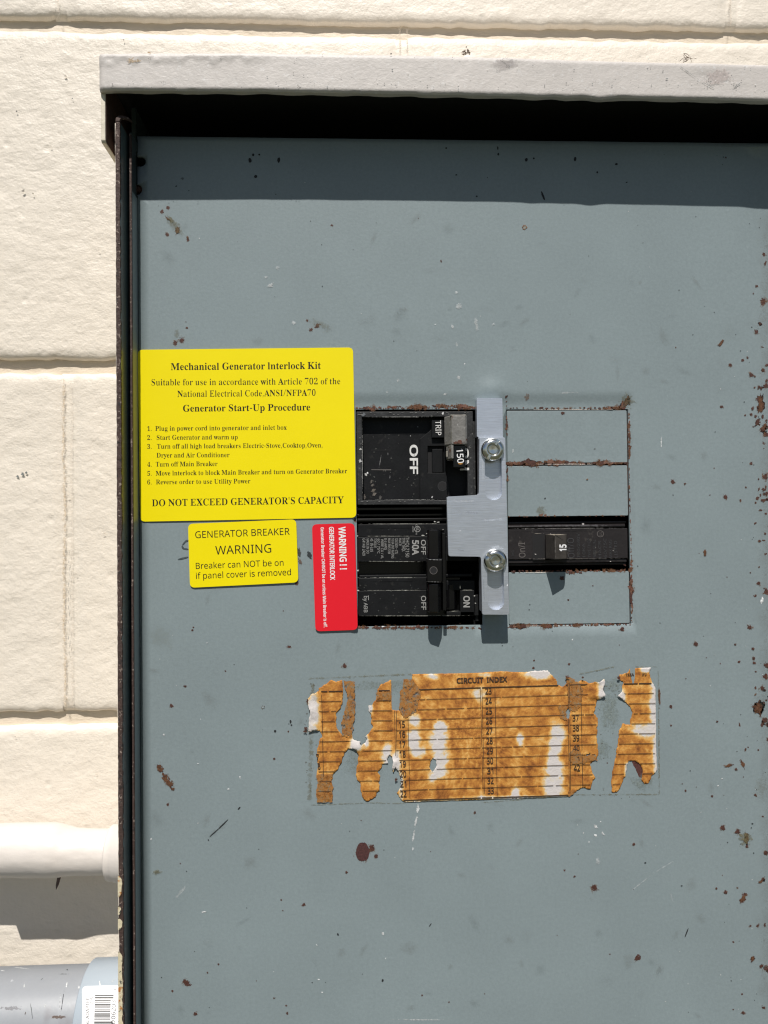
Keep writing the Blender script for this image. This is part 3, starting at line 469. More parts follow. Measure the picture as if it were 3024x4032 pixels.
(89,454,1,9,227,291,376,573,454,573,263,222,263,0,191,0,191,219,0,573,79,573),
(97,450,2,31,231,437,299,428,347,403,376,358,385,293,385,0,334,0,320,61,279,22,234,-1,172,-8,136,-5,103,6,75,23,55,48,41,80,37,119,50,176,87,219,152,245,243,257,316,259,316,285,310,330,293,359,265,375,227,380,163,370,106,347,84,400,151,426,14,252,208,184,200,141,182,118,155,110,119,115,87,132,66,157,53,188,49,238,56,279,79,306,117,315,172,315,210),
(98,493,2,26,139,461,138,410,135,373,161,398,189,419,226,432,272,437,344,423,401,381,437,312,449,215,444,147,427,91,400,48,365,17,322,-2,272,-8,226,-3,189,10,161,31,139,55,133,55,119,0,68,0,68,609,139,609,18,260,379,219,374,188,361,165,339,150,308,142,268,139,217,145,144,165,93,202,61,261,51,312,61,348,93,369,145,376,216,369,287,348,338,311,368),
(99,385,1,34,241,-8,187,-2,139,15,99,45,69,87,50,143,44,213,51,284,71,342,102,385,142,415,191,432,245,438,309,431,358,415,337,356,292,370,244,376,204,371,172,358,148,335,131,303,120,263,117,213,120,166,131,126,148,94,172,71,202,58,240,53,302,60,351,78,351,15,304,-2),
(100,493,2,21,221,-8,148,6,92,48,56,117,44,214,56,311,93,381,149,424,221,438,280,429,323,407,354,374,356,405,354,438,354,609,425,609,425,0,368,0,358,58,323,24,279,1,17,232,51,290,60,328,88,348,135,355,200,355,213,349,284,329,336,291,369,231,379,181,368,146,334,124,281,117,213,124,144,146,93,181,61),
(101,452,2,29,234,438,286,432,329,414,364,385,390,346,406,299,411,244,411,201,117,201,127,137,154,90,197,62,254,52,327,60,392,82,392,20,327,-1,251,-8,194,-2,143,17,101,48,70,91,51,146,44,212,50,277,68,333,96,378,134,411,181,431,11,233,380,188,372,154,348,130,309,119,257,338,257,335,292,326,322,312,346,292,364,266,376),
(102,276,1,26,266,375,158,375,158,0,87,0,87,375,12,375,12,408,87,432,87,457,92,507,104,547,124,577,152,597,186,609,227,613,274,609,310,599,292,544,262,552,228,556,197,550,175,532,162,502,158,458,158,430,266,430),
(105,207,2,4,139,430,139,0,68,0,68,430,14,104,591,133,580,142,566,145,546,142,526,133,512,104,501,88,504,75,512,66,526,63,546,66,566,75,580,88,588),
(107,428,1,17,138,291,137,257,135,221,152,240,172,264,189,285,326,430,409,430,235,246,421,0,336,0,187,200,138,158,138,0,68,0,68,609,138,609),
(108,207,1,4,139,0,68,0,68,609,139,609),
(109,750,1,45,540,438,603,429,649,401,676,352,685,280,685,0,615,0,615,277,610,321,594,353,567,372,528,379,474,369,438,342,418,298,411,237,411,0,342,0,342,277,332,333,320,353,303,367,281,376,253,379,215,374,185,360,164,338,150,308,141,269,139,223,139,0,68,0,68,430,125,430,136,371,173,409,217,431,266,438,312,433,349,420,378,398,398,366,427,398,461,420,499,433),
(110,496,1,23,275,438,343,429,391,401,421,352,431,280,431,0,361,0,361,275,355,321,338,353,308,372,265,379,204,368,166,338,146,289,139,223,139,0,68,0,68,430,125,430,136,371,175,409,222,431),
(111,485,2,28,442,216,438,165,428,121,411,82,388,51,359,25,324,7,285,-4,241,-8,200,-4,163,7,129,25,100,51,77,82,59,121,48,165,44,216,50,282,68,336,97,380,137,412,186,431,244,438,299,431,347,412,387,380,417,336,436,282,22,117,216,120,169,130,128,147,95,172,71,203,56,243,51,282,56,314,71,339,95,356,128,366,169,369,216,365,263,355,303,338,335,314,359,282,374,242,379,185,368,147,335,124,284),
(112,493,2,23,273,438,344,424,401,383,437,313,449,216,444,148,427,93,401,49,365,17,322,-2,272,-8,213,1,170,24,139,55,137,20,139,-16,139,-192,68,-192,68,430,126,430,136,371,170,405,213,429,23,260,379,221,374,190,362,167,342,152,313,142,275,139,229,139,216,142,167,150,126,165,93,188,70,220,55,261,51,297,56,326,72,348,98,364,131,373,171,376,217,369,283,348,334,311,367),
(114,331,1,18,269,438,295,437,319,433,310,368,287,372,264,374,217,363,176,334,149,289,139,229,139,0,68,0,68,430,126,430,134,351,170,395,214,426,240,435),
(115,384,1,44,348,119,343,80,327,49,302,24,268,6,226,-4,176,-8,99,-1,42,19,42,83,104,60,178,49,224,53,256,66,274,86,280,112,271,141,239,167,174,196,103,228,76,245,57,266,45,292,41,324,52,372,85,408,137,430,202,438,275,430,339,409,315,353,258,372,197,380,159,377,131,366,114,350,108,328,119,298,154,274,219,246,289,215,314,197,333,176,344,150),
(116,289,1,26,212,50,245,53,272,59,272,5,240,-4,200,-8,167,-5,138,4,112,20,91,44,78,79,74,125,74,375,13,375,13,409,75,437,103,528,144,528,144,430,269,430,269,375,144,375,144,127,149,93,163,69,185,54),
(117,496,1,27,427,430,427,0,370,0,359,57,321,20,273,-1,220,-8,173,-4,134,8,103,29,81,59,68,99,63,148,63,430,135,430,135,153,141,108,158,76,188,57,230,51,273,55,306,69,330,91,345,121,354,160,357,206,357,430),
(118,407,1,13,163,0,0,430,75,430,167,176,180,137,193,96,201,63,214,96,227,138,241,176,332,430,407,430,244,0),
(121,409,1,25,1,430,76,430,169,185,184,144,196,105,205,68,224,121,245,186,333,430,409,430,224,-59,188,-130,165,-156,138,-176,106,-188,67,-192,34,-190,9,-186,9,-130,30,-133,56,-135,99,-126,130,-99,152,-59,174,-2),
(126,459,1,20,216,256,168,273,132,277,108,274,84,264,40,230,40,293,83,324,136,335,182,330,242,310,290,292,326,288,349,291,374,302,418,335,418,273,374,241,322,230,275,235),
(176,343,2,24,172,334,136,338,105,350,79,369,60,393,48,423,44,457,48,492,60,522,79,546,104,565,135,577,172,581,207,577,238,565,264,546,283,522,295,492,299,457,295,423,283,393,264,369,238,350,207,338,16,172,382,206,387,229,403,242,427,247,457,242,489,228,513,205,529,172,534,138,529,115,513,101,489,96,457,101,427,115,403,138,387)))
TXT = {}
def glyphs(s, bold=0.0, serif=False, space=1.0):
    key = (s, bold, serif, space)
    if key in TXT: return TXT[key]
    cu = bpy.data.curves.new('t', 'CURVE'); cu.dimensions = '2D'; cu.fill_mode = 'BOTH'
    x = 0; T = SERIF if serif else SANS
    for ch in s:
        adv, cont = T[ch]
        for c in cont:
            if bold and not (bold < 0 and ch in 'AKMNVWXYZkvwxyz'):
                c = np.array(c); nx_ = np.roll(c, -1, 0)-c; nx_ /= np.linalg.norm(nx_, axis=1)[:, None]+1e-9
                nr = np.stack([-nx_[:, 1], nx_[:, 0]], 1); nr = nr+np.roll(nr, 1, 0)
                k_ = np.maximum(.5, (nr**2).sum(1)/2); c = c+nr/k_[:, None]*bold*np.array([1, .35 if serif else .8]); c = [tuple(p) for p in c]
            sp = cu.splines.new('POLY'); sp.points.add(len(c)-1)
            sp.points.foreach_set('co', [v for p in c for v in (p[0]+x, p[1], 0, 1)]); sp.use_cyclic_u = True
        x += adv*space
    o = bpy.data.objects.new('t', cu); C.objects.link(o)
    me = bpy.data.meshes.new_from_object(o.evaluated_get(bpy.context.evaluated_depsgraph_get()))
    V = np.array([v.co[:2] for v in me.vertices]); Fc = [tuple(p.vertices) for p in me.polygons]
    bpy.data.objects.remove(o); bpy.data.meshes.remove(me); bpy.data.curves.remove(cu)
    TXT[key] = (V, Fc); return V, Fc
def text(s, A, B, cap, m, par, surf, bold=0.0, serif=False, name='printed_line', space=1.0):
    """lettering whose baseline runs from pixel A to pixel B, cap height in pixels; surf maps pixels to the surface"""
    V, Fc = glyphs(s, bold, serif, space)
    A = np.array(A, float); B = np.array(B, float); dr = (B-A)/np.linalg.norm(B-A); upv = np.array([dr[1], -dr[0]])
    x0, x1 = V[:, 0].min(), V[:, 0].max(); sx = np.linalg.norm(B-A)/(x1-x0); sy = cap/(CAPS if serif else CAPH)
    q = A+((V[:, 0]-x0)*sx)[:, None]*dr+(V[:, 1]*sy)[:, None]*upv
    return mesh(name, surf(q[:, 0], q[:, 1]), Fc, m, par)
CAPH = glyphs('E')[0][:, 1].max(); CAPS = glyphs('E', 0, True)[0][:, 1].max()
def flat(d): return lambda x, y: P(x, y, d)
def ring_px(c, r0, r1, surf, m, par, name, n_=28):
    V = []; Fc = []
    for i in range(n_):
        a = 2*math.pi*i/n_; V += [(c[0]+r0*math.cos(a), c[1]+r0*math.sin(a)), (c[0]+r1*math.cos(a), c[1]+r1*math.sin(a))]
        j = (i+1) % n_; Fc.append((2*i, 2*j, 2*j+1, 2*i+1))
    V = np.array(V); return mesh(name, surf(V[:, 0], V[:, 1]), Fc, m, par)
def quad_px(pts, surf, m, par, name):
    a = np.array(pts, float); return mesh(name, surf(a[:, 0], a[:, 1]), [tuple(range(len(pts)))], m, par)

# ------------------------------------------------------------------ wear marks and painted light (thin scabs, chips, smears and tints on a surface)
RU = (.062, .023, .016); RO = (.17, .08, .035); RP = (.15, .075, .05); OL = (.15, .135, .07)
BK = (.012, .014, .016); WH = (.62, .64, .64); GY = (.13, .15, .15)
class Wear:
    def __init__(s): s.V = []; s.F = []; s.c = []; s.f = []; s.h = []; s.k = 0
    def add(s, px, py, rx, ry=None, col=RU, a=0, op=1, hard=1, jag=.35, dfun=None, d=0, fill=1.0):
        ry = rx if ry is None else ry; s.k += 1
        n_ = 18; ca, sa = math.cos(math.radians(a)), math.sin(math.radians(a))
        pts = [(0, 0, 1.0*fill)]
        for fr, fd in (((.5, .62), (1.0, 0.0)) if fill == 1 else ((.8, .9*fill), (1.0, 0.0))):
            for i in range(n_):
                t = 2*math.pi*i/n_; r = fr*(1+random.uniform(-jag, jag))
                pts.append((rx*r*math.cos(t), ry*r*math.sin(t), fd))
        X = np.array([px+u*ca-v*sa for u, v, _ in pts]); Y = np.array([py+u*sa+v*ca for u, v, _ in pts])
        dd = d+.06+.0011*(s.k % 140)
        q = P(X, Y, 0)
        dep = np.full(len(X), dd)
        if dfun is not None: dep = dep+dfun(q[:, 0], q[:, 2])
        q = P(X, Y, dep); o = len(s.V); s.V += q.tolist()
        for i in range(n_):
            j = (i+1) % n_
            s.F.append((o, o+1+i, o+1+j)); s.F.append((o+1+i, o+1+n_+i, o+1+n_+j, o+1+j))
        s.c += [(*col, op)]*len(pts); s.f += [p[2] for p in pts]; s.h += [hard]*len(pts)
    def rust(s, px, py, r, ry=None, a=0, **k):
        ry = ry or r
        s.add(px, py, r*1.55, ry*1.55, RO, a, .55, .25, **k); s.add(px, py, r*1.15, ry*1.15, RU, a, 1, 1, **k)
    def line(s, x0, y0, x1, y1, wd, col, op=1, hard=1, **k):
        L_ = math.hypot(x1-x0, y1-y0); s.add((x0+x1)/2, (y0+y1)/2, L_/2*1.1, wd, col, math.degrees(math.atan2(y1-y0, x1-x0)), op, hard, **k)
    def edge(s, x0, y0, x1, y1, wd, dens=1.0, **k):
        """a rusty edge: many small scabs strung along a line"""
        L_ = math.hypot(x1-x0, y1-y0); n_ = max(2, int(L_/11*dens)); ang = math.degrees(math.atan2(y1-y0, x1-x0))
        for i in range(n_):
            t = (i+random.random())/n_; x = x0+(x1-x0)*t; y = y0+(y1-y0)*t
            g = .45+1.1*float(vnoise(x, y, 45, 5))**1.5
            r = wd*g*random.uniform(.6, 1.3)
            s.add(x+random.uniform(-2, 2), y+random.uniform(-2, 2), r*random.uniform(1.2, 2.2), r, random.choice((RU, RU, RP, (.12, .045, .03))), ang+random.uniform(-25, 25), 1, 1, **k)
            if random.random() < .35: s.add(x, y, r*2.6, r*1.9, RO, ang, .45, .2, **k)
    def build(s, name, par):
        o = mesh(name, s.V, s.F, 'wear', par, attrs={'Col': ('FLOAT_COLOR', s.c), 'fade': ('FLOAT', s.f), 'hard': ('FLOAT', s.h)})
        o['kind'] = 'stuff'; return o

# ================================================================== THE SETTING
g = mesh('ground', [(-40000, -60000, -HZ), (40000, -60000, -HZ), (40000, 400, -HZ), (-40000, 400, -HZ)], [(0, 1, 2, 3)], 'ground')
tag(g, 'open dark grassy ground in front of the block wall', 'ground', kind='structure')

# painted block wall
WD = -92.0
wall = thing('block_wall', 'cream painted concrete block wall behind the grey breaker panel', 'wall', (0, 92, -HZ))
jz = [P(200, y, WD)[2] for y in (90, 1440, 2832)]
pitch_z = 203.2
vj_even = P(236, 60, WD)[0]; vj_odd = P(262, 2100, WD)[0]
rowsz = [jz[0]+pitch_z*k for k in (5, 4, 3, 2, 1)]+[jz[0], jz[1], jz[2]]+[jz[2]-pitch_z*k for k in range(1, 6)]
colx = {4: P(238, 60, WD)[0], 5: P(1580, 170, WD)[0]-400, 6: P(266, 2100, WD)[0], 7: P(266, 2100, WD)[0]-200}
for k in (0, 1, 2, 3, 8, 9, 10, 11): colx[k] = colx[4]-(200 if k % 2 else 0)
def block(x0, x1, z0, z1, seed, jl, jr):
    seen = x1 > -300 and x0 < 340 and z1 > -300 and z0 < 300
    st = (2.2 if x0 < -90 or z1 > 190 else 6.0) if seen else 14.0
    hj = 3.7
    xs = np.concatenate([[x0, x0+.8, x0+2, x0+4], np.arange(x0+6, x1-5, st), [x1-4, x1-2, x1-.8, x1]])
    zz0, zz1 = z0+hj, z1-hj
    zs = np.concatenate([[zz0, zz0+.6, zz0+1.5, zz0+3], np.arange(zz0+5, zz1-4, st), [zz1-3, zz1-1.5, zz1-.6, zz1]])
    X, Z = np.meshgrid(xs, zs); ex = np.minimum(X-x0, x1-X); ez = np.minimum(Z-zz0, zz1-Z)
    d = WD + ((fbm(X, Z, 60, seed)-.5)*1.5 + (fbm(X, Z*1.5, 9, seed+9)-.5)*.6)*sstep(0, 9, ex)
    d = d - 2.6*np.exp(-(ez/1.7)**1.2) - .9*np.exp(-(ex/3.0)**2)
    d = np.where(ez < .01, WD-9, d)
    Zw = Z + np.where(ez < 3.5, (fbm(X, Z*0+seed, 7, seed+3)-.5)*2.2, 0)
    Xw = X + np.where(ex < 3.5, (fbm(X*0+seed, Z, 7, seed+4)-.5)*1.2, 0)
    nz, nx = X.shape; V = np.stack([Xw, -d, Zw], -1).reshape(-1, 3)
    Fc = [(i*nx+j, i*nx+j+1, (i+1)*nx+j+1, (i+1)*nx+j) for i in range(nz-1) for j in range(nx-1)]
    mesh('block', V, Fc, 'wall', wall, smooth=True)
sd = 1
for r in range(12):
    z1, z0 = rowsz[r], rowsz[r+1]; xj = colx[r]; x = xj-1200
    while x < 1430:
        block(x+3.4, x+400-3.4, z0, z1, sd, 0, 0); sd += 13; x += 400
V = []; Fc = []
xs = np.r_[np.arange(-1600, -330, 12.0), np.arange(-330, 340, 3.0), np.arange(340, 1860, 12.0)]
parts = []
for z in rowsz:
    zs = np.linspace(-8, 8, 9)
    X, Z = np.meshgrid(xs, zs); d = WD-4.7-.5*(1-(Z/8)**2)*0+(fbm(X*.4, Z, 6, int(z) % 97)-.5)*.8
    V = np.stack([X, -d, Z+z], -1).reshape(-1, 3); nz, nx = X.shape
    parts.append((V.tolist(), [(i*nx+j, i*nx+j+1, (i+1)*nx+j+1, (i+1)*nx+j) for i in range(nz-1) for j in range(nx-1)]))
for z in rowsz[:5]:
    pass
mv, mf = joinv(parts); mesh('bed_joint_mortar', mv, mf, 'mortar', wall, smooth=True)
parts = []
for r in range(12):
    z1, z0 = rowsz[r]-3.7, rowsz[r+1]+3.7; x = colx[r]-1200
    while x < 1830:
        zs = np.r_[z0, z0+.7, z0+1.5, np.arange(z0+2.5, z1-2, 3.0), z1-1.5, z1-.7, z1]; xx = np.linspace(-4.2, 4.2, 7); X, Z = np.meshgrid(xx, zs)
        d = WD-.9+(fbm(X, Z, 5, r+40)-.5)*.3-4.2*np.exp(-(np.minimum(Z-z0, z1-Z)/1.6)**1.2)
        V = np.stack([X+x, -d, Z], -1).reshape(-1, 3); nz, nx = X.shape
        parts.append((V.tolist(), [(i*nx+j, i*nx+j+1, (i+1)*nx+j+1, (i+1)*nx+j) for i in range(nz-1) for j in range(nx-1)]))
        x += 400
mv, mf = joinv(parts); mesh('head_joint_mortar', mv, mf, 'wall', wall, smooth=True)
bz0, bz1 = rowsz[-1]-5, rowsz[0]+5
mesh('wall_core', boxv(-1620, 1860, WD-60, WD-9.5, -HZ, bz1), BOXF, 'mortar', wall)
mesh('wall_face_below', boxv(-1620, 1860, WD-9.4, WD-.5, -HZ, bz0-4), BOXF, 'wall', wall)
# small stains and chips on the wall; shading tinted into the top-row joints
ww = Wear()
for x, y, r, c in ((88, 1868, 12, GY), (104, 1862, 8, GY), (70, 1876, 8, GY), (82, 225, 4, GY), (66, 438, 5, BK), (285, 387, 4, GY), (487, 157, 5, (.3, .25, .2)),
                   (92, 752, 9, (.25, .22, .18)), (130, 762, 5, (.3, .27, .2)), (258, 300, 8, (.5, .45, .38))):
    ww.add(x, y, r, r*.8, c, 20, .9, 1, d=WD+.9)
for y in range(1500, 2790, 26):
    ww.add(250+3*math.sin(y*.01)+y*.004-6+random.uniform(-3, 3), y, 10, 26, (.56, .44, .30), 0, .55, .1, d=WD+.8)
for x, y0, y1 in ((1574, 118, 215), (1604, 122, 215), (230, 0, 70), (2876, 0, 105), (262, 1500, 2780)):
    for y in range(y0, y1, 14): ww.add(x+random.uniform(-2, 2)+(y-1500)*.004*(x == 262)+18*(x == 262), y, 8, 20, (.58, .49, .38), 0, .5 if x != 262 else .25, .0, d=WD+.9)
for y in range(2180, 2600, 30): ww.add(272+random.uniform(-4, 4), y, 1.6, 14, GY, random.uniform(-10, 10), .6, 1, d=WD+.9)
for x, y in ((390, 985), (268, 1950), (200, 575), (40, 640), (300, 2260), (410, 2100), (60, 2900), (300, 2950), (380, 3050)):
    ww.add(x, y, 7, 5, (.55, .49, .40), 0, .6, .5, d=WD+.9)
ww.build('wall_stains_and_joint_shade', wall)

# ================================================================== THE BREAKER PANEL
panel = thing('electrical_panel', 'weathered grey steel breaker panel with white rain hood on cream block wall', 'breaker panel', (50, 60, -330))
XL = P(461, 2000, 19)[0]; X0 = P(549, 2000, 0)[0]            # box wall, cover edge
XR = 232.0; ZT = P(1700, 549, 0)[2]; ZB = -330.0
xi = XL+1.9
# side walls: rim strip (bare rusted edge), wall behind
zt_rim = P(450, 478, 19)[2]
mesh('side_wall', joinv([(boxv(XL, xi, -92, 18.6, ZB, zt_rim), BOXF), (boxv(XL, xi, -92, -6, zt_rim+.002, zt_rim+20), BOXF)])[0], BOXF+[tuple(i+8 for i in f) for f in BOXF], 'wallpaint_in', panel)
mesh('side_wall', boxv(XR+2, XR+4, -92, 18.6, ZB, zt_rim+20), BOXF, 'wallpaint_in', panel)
mesh('painted_side', joinv([(boxv(XL-.6, XL-.02, -92, 17.6, ZB, zt_rim), BOXF), (boxv(XR+4.02, XR+4.6, -92, 17.6, ZB, zt_rim), BOXF), (boxv(XL-.6, XR+4.6, -92, 18.0, ZB-2, ZB-.02), BOXF)])[0], BOXF+[tuple(i+8 for i in f) for f in BOXF]+[tuple(i+16 for i in f) for f in BOXF], 'wall', panel)
def rim_path():
    pts = [(P(455, y, 19)[0]*0+XL, P(455, y, 19)[2]) for y in range(4300, 520, -60)]
    return pts
# rim: noisy little strip standing in front of the wall edge
def rim(z0, z1, m, name, w0=0, w1=0, jit=.25, seed=3, d1=19.2):
    zs = np.arange(z0, z1+.01, .8); V = []
    for z in zs:
        l = XL-.1-w0+(float(fbm(z, 0, 2.0, seed))-.5)*jit*2; r = xi+.1+w1+(float(fbm(z, 5, 2.0, seed+1))-.5)*jit*2
        f = d1+(float(fbm(z, 9, 3.0, seed+2))-.5)*.5
        V += [(l, -18.0, z), (l+.12, -f, z), (r-.12, -f, z), (r, -18.0, z)]
    Fc = [(4*i+k, 4*i+k+1, 4*i+k+5, 4*i+k+4) for i in range(len(zs)-1) for k in range(3)]
    return fixn(mesh(name, V, Fc, m, panel))
rim(ZB, zt_rim, 'rim', 'rusty_rim')
# cream paint still clinging to the lower rim
for ya, yb in ((3445, 3530), (3562, 3600), (3612, 3660), (3745, 4100)):
    za, zb = P(465, yb, 19)[2], P(465, ya, 19)[2]
    zs = np.arange(za, zb, .7); V = []
    for z in zs:
        ed = min(z-za, zb-z); k = min(1, ed/1.5)
        l = XL-.25; r = XL+.3+1.2*k*(.5+.9*float(fbm(z, 2, 2.5, 9)))
        V += [(l, -18.3, z), (l, -19.65, z), (r, -19.6, z)]
    mesh('paint_flake', V, [(3*i+k, 3*i+k+1, 3*i+k+4, 3*i+k+3) for i in range(len(zs)-1) for k in range(2)], 'cream', panel)
# curled top end of the rim
cv = [(XL, zt_rim), (XL+.1, zt_rim+1.6), (XL+1.1, zt_rim+3.0), (XL+2.7, zt_rim+3.8), (XL+4.6, zt_rim+3.9), (XL+5.6, zt_rim+3.3)]
cn = [(xi, zt_rim), (xi+.1, zt_rim+1.0), (xi+.5, zt_rim+1.7), (XL+3.1, zt_rim+2.3), (XL+4.6, zt_rim+2.6), (XL+5.7, zt_rim+2.6)]
V = []; Fc = []
for (a, b), (c, e), dd in zip(cv, cn, (19.2, 19, 18.4, 17.2, 15.5, 13.5)):
    V += [(a, -dd, b), (c, -dd, e), (c, -dd+1.6, e), (a, -dd+1.6, b)]
for i in range(5): Fc += [(4*i+k, 4*i+(k+1) % 4, 4*i+4+(k+1) % 4, 4*i+4+k) for k in range(4)]
Fc += [(3, 2, 1, 0), (20, 21, 22, 23)]
fixn(mesh('curled_rim_end', V, Fc, 'rim', panel, smooth=False, bevel=.25))
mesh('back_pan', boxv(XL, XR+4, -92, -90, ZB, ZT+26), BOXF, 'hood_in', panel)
mesh('dark_backing_sheet', boxv(xi+.2, XR, -60, -58, ZB, ZT+20), BOXF, 'blackgap', panel)  # near-black sheet added behind the openings for a shaded interior

# rain hood
HL = P(388, 280, 25)[0]; HR = XR+16
hzt = P(1500, 212, 25)[2]; hzb = P(1500, 358, 25)[2]
def hz(X, top):           # gentle sag of the hood edge along its length
    a = np.interp(X, [P(p, 280, 25)[0] for p in (380, 1000, 1700, 2400, 3024, 3500)],
                  [P(p, y, 25)[2] for p, y in zip((380, 1000, 1700, 2400, 3024, 3500), ((206, 203, 213, 235, 250, 262) if top else (352, 356, 368, 380, 395, 407)))])
    return a
xs = np.concatenate([[HL, HL+.35, HL+.9], np.arange(HL+1.6, HR, .75)]); ts = np.array([0, .015, .05, .09, .13, .17, .21, .25, .29, .34, .4, .47, .55, .63, .71, .79, .86, .92, .96, .985, 1])
X, T = np.meshgrid(xs, ts); zt = hz(X, True); zb = hz(X, False)
px_ = np.interp(X, [HL, P(3024, 280, 25)[0], HR], [388, 3024, 3400])
drip = 1.1*np.exp(-((px_-2340)/45)**2)+.5*np.exp(-((px_-2090)/40)**2)+.35*np.exp(-((px_-2200)/60)**2)
Z = zb+(zt-zb)*T - drip*(1-T)**3 + (fbm(X, T, 5, 3)-.5)*.5*((T < .05) | (T > .96))
D = 25+(fbm(X, Z, 14, 5)-.5)*.22+(fbm(X, Z, 2.5, 15)-.5)*.06
D -= 1.3*np.exp(-((1-T)/.035)**1.5)+.9*np.exp(-(T/.03)**1.5)+1.2*np.exp(-((X-HL)/.6)**1.5)
# lifted paint skin along the upper left edge
skin = .80+.06*np.sin(X*.35)+.05*np.sin(X*.9+1)-.07*sstep(HL+8, HL+1, X)
D += .35*sstep(-.03, .03, T-skin)*sstep(P(1150, 280, 25)[0], P(900, 280, 25)[0], X)*np.where(T < .95, 1, .7)
D += .5*np.exp(-(((X-HL-4.5)/2.4)**2+((T-.70)/.035)**2))
D += .7*np.exp(-(((X-P(618, 240, 25)[0])/2.0)**2+((T-.80)/.05)**2))
for cx_, cw, lo in ((2010, 60, .9), (2780, 90, .75), (1990, 30, .82)):
    xc = P(cx_, 280, 25)[0]; D += .25*np.exp(-((X-xc)/(cw/9))**2)*sstep(lo-.08, lo, T)
nz, nx = X.shape
V = np.stack([X, -D, Z], -1).reshape(-1, 3)
Fc = [(i*nx+j, i*nx+j+1, (i+1)*nx+j+1, (i+1)*nx+j) for i in range(nz-1) for j in range(nx-1)]
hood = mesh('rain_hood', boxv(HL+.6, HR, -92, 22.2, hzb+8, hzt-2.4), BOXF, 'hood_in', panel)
mesh('hood_lip', V, Fc, 'hood', hood, smooth=True)
# return under the lip and its turned-in inner side
def strip(rows, m, name, par, sm=True):
    V = []; 
    for r in rows: V += r
    nx = len(rows[0]); Fc = [(i*nx+j, i*nx+j+1, (i+1)*nx+j+1, (i+1)*nx+j) for i in range(len(rows)-1) for j in range(nx-1)]
    return fixn(mesh(name, V, Fc, m, par, smooth=sm))
b0 = [(X[0, j], -D[0, j], Z[0, j]) for j in range(nx)]
b1 = [(x, y+2.6, z+.15+.2*math.sin(x*.3)) for x, y, z in b0]
b2 = [(x, y+3.0, z+9) for x, y, z in b0]
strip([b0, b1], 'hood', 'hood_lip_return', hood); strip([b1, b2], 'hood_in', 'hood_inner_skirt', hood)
t0 = [(X[-1, j], -D[-1, j], Z[-1, j]) for j in range(nx)]
t1 = [(x, y+117, z+6) for x, y, z in t0]
strip([t0, t1], 'hood', 'hood_roof', hood)
l0 = [(X[i, 0], -D[i, 0], Z[i, 0]) for i in range(nz)]; l1 = [(x+.05, y+117, z) for x, y, z in l0]
strip([l0, l1], 'hood', 'hood_end_cap', hood)
# side cheek of the hood
cx0 = P(397, 460, 22)[0]; cz_t = hzb+7; cz_b = P(402, 560, 22)[2]
pr = [(22, cz_t), (22, cz_b+1), (21.2, cz_b), (-92, cz_b-1), (-92, cz_t)]
V = []
for x in (cx0, cx0+1.9): V += [(x, -d, z) for d, z in pr]
n_ = len(pr); Fc = [tuple(range(n_)), tuple(range(2*n_-1, n_-1, -1))]+[(i, (i+1) % n_, (i+1) % n_+n_, i+n_) for i in range(n_)]
fixn(mesh('hood_cheek', V, Fc, 'hside', hood, bevel=.3))
V = []
for x in (cx0+1.95, cx0+2.1): V += [(x, -d+.8, z+.4) for d, z in pr]
fixn(mesh('cheek_inner_face', V, Fc, 'rust', hood))

# cover plate with its openings
def rc(d):
    return d
PX = lambda px, py: P(px, py, 0)
ya_, yb_ = PX(1900, 1540)[2], PX(1900, 1600)[2]
xa1, xa2 = PX(1383, 1700)[0], PX(1397, 1700)[0]; xb1, xb2 = PX(2478, 1700)[0], PX(2500, 1700)[0]
zlo1, zlo2 = PX(1900, 2475)[2], PX(1900, 3050)[2]
REC = .95
def dfun(X, Z):
    X = np.asarray(X, float); Z = np.asarray(Z, float)
    r = sstep(ya_, yb_, Z) * sstep(xa1, xa2, X) * (1-sstep(xb1, xb2, X)) * (1-.999*(1-sstep(zlo2, zlo1, Z)))
    b = .9*np.exp(-(((X-PX(1935, 1520)[0])/6)**2+((Z-PX(1935, 1530)[2])/4.5)**2))
    warp = .25*np.sin(X*.021+1)*np.sin(Z*.017)
    edge_ = -.5*sstep(PX(2930, 2000)[0], PX(3024, 2000)[0], X)
    return -REC*r+b+warp+edge_
LO = [(1400, 1611), (1897, 1611), (1897, 2466), (1409, 2466)]
lo = pxpoly(LO, 0); xl0, xl1 = (lo[0][0]+lo[3][0])/2, (lo[1][0]+lo[2][0])/2; zl1, zl0 = (lo[0][1]+lo[1][1])/2, (lo[2][1]+lo[3][1])/2
RO_ = pxpoly([(1996, 1611), (2475, 1610), (2487, 2459), (2004, 2463)], 0)
xr0, xr1 = (RO_[0][0]+RO_[3][0])/2, (RO_[1][0]+RO_[2][0])/2; zr1, zr0 = (RO_[0][1]+RO_[1][1])/2, (RO_[2][1]+RO_[3][1])/2
def rect(x0, x1, z0, z1): return [(x0, z0), (x1, z0), (x1, z1), (x0, z1)]
n1x = PX(574, 636)[0]; n2x = PX(560, 745)[0]; sx_ = PX(541, 700)[0]
nz1, nz2, nz3, nz4 = PX(560, 617)[2], PX(560, 656)[2], PX(560, 725)[2], PX(560, 768)[2]
nt_, nb_ = PX(540, 602)[2], PX(540, 782)[2]
outer = [(X0, ZB), (XR, ZB), (XR, ZT), (X0, ZT), (X0, nt_), (sx_, nt_), (sx_, nz1)]
def arc(cx_, cz_, r, a0, a1, k=7): return [(cx_+r*math.cos(math.radians(a0+(a1-a0)*i/k)), cz_+r*math.sin(math.radians(a0+(a1-a0)*i/k))) for i in range(k+1)]
r1 = (nz1-nz2)/2; outer += arc(n1x-r1, (nz1+nz2)/2, r1, 90, -90); outer += [(sx_, nz2), (sx_, nz3)]
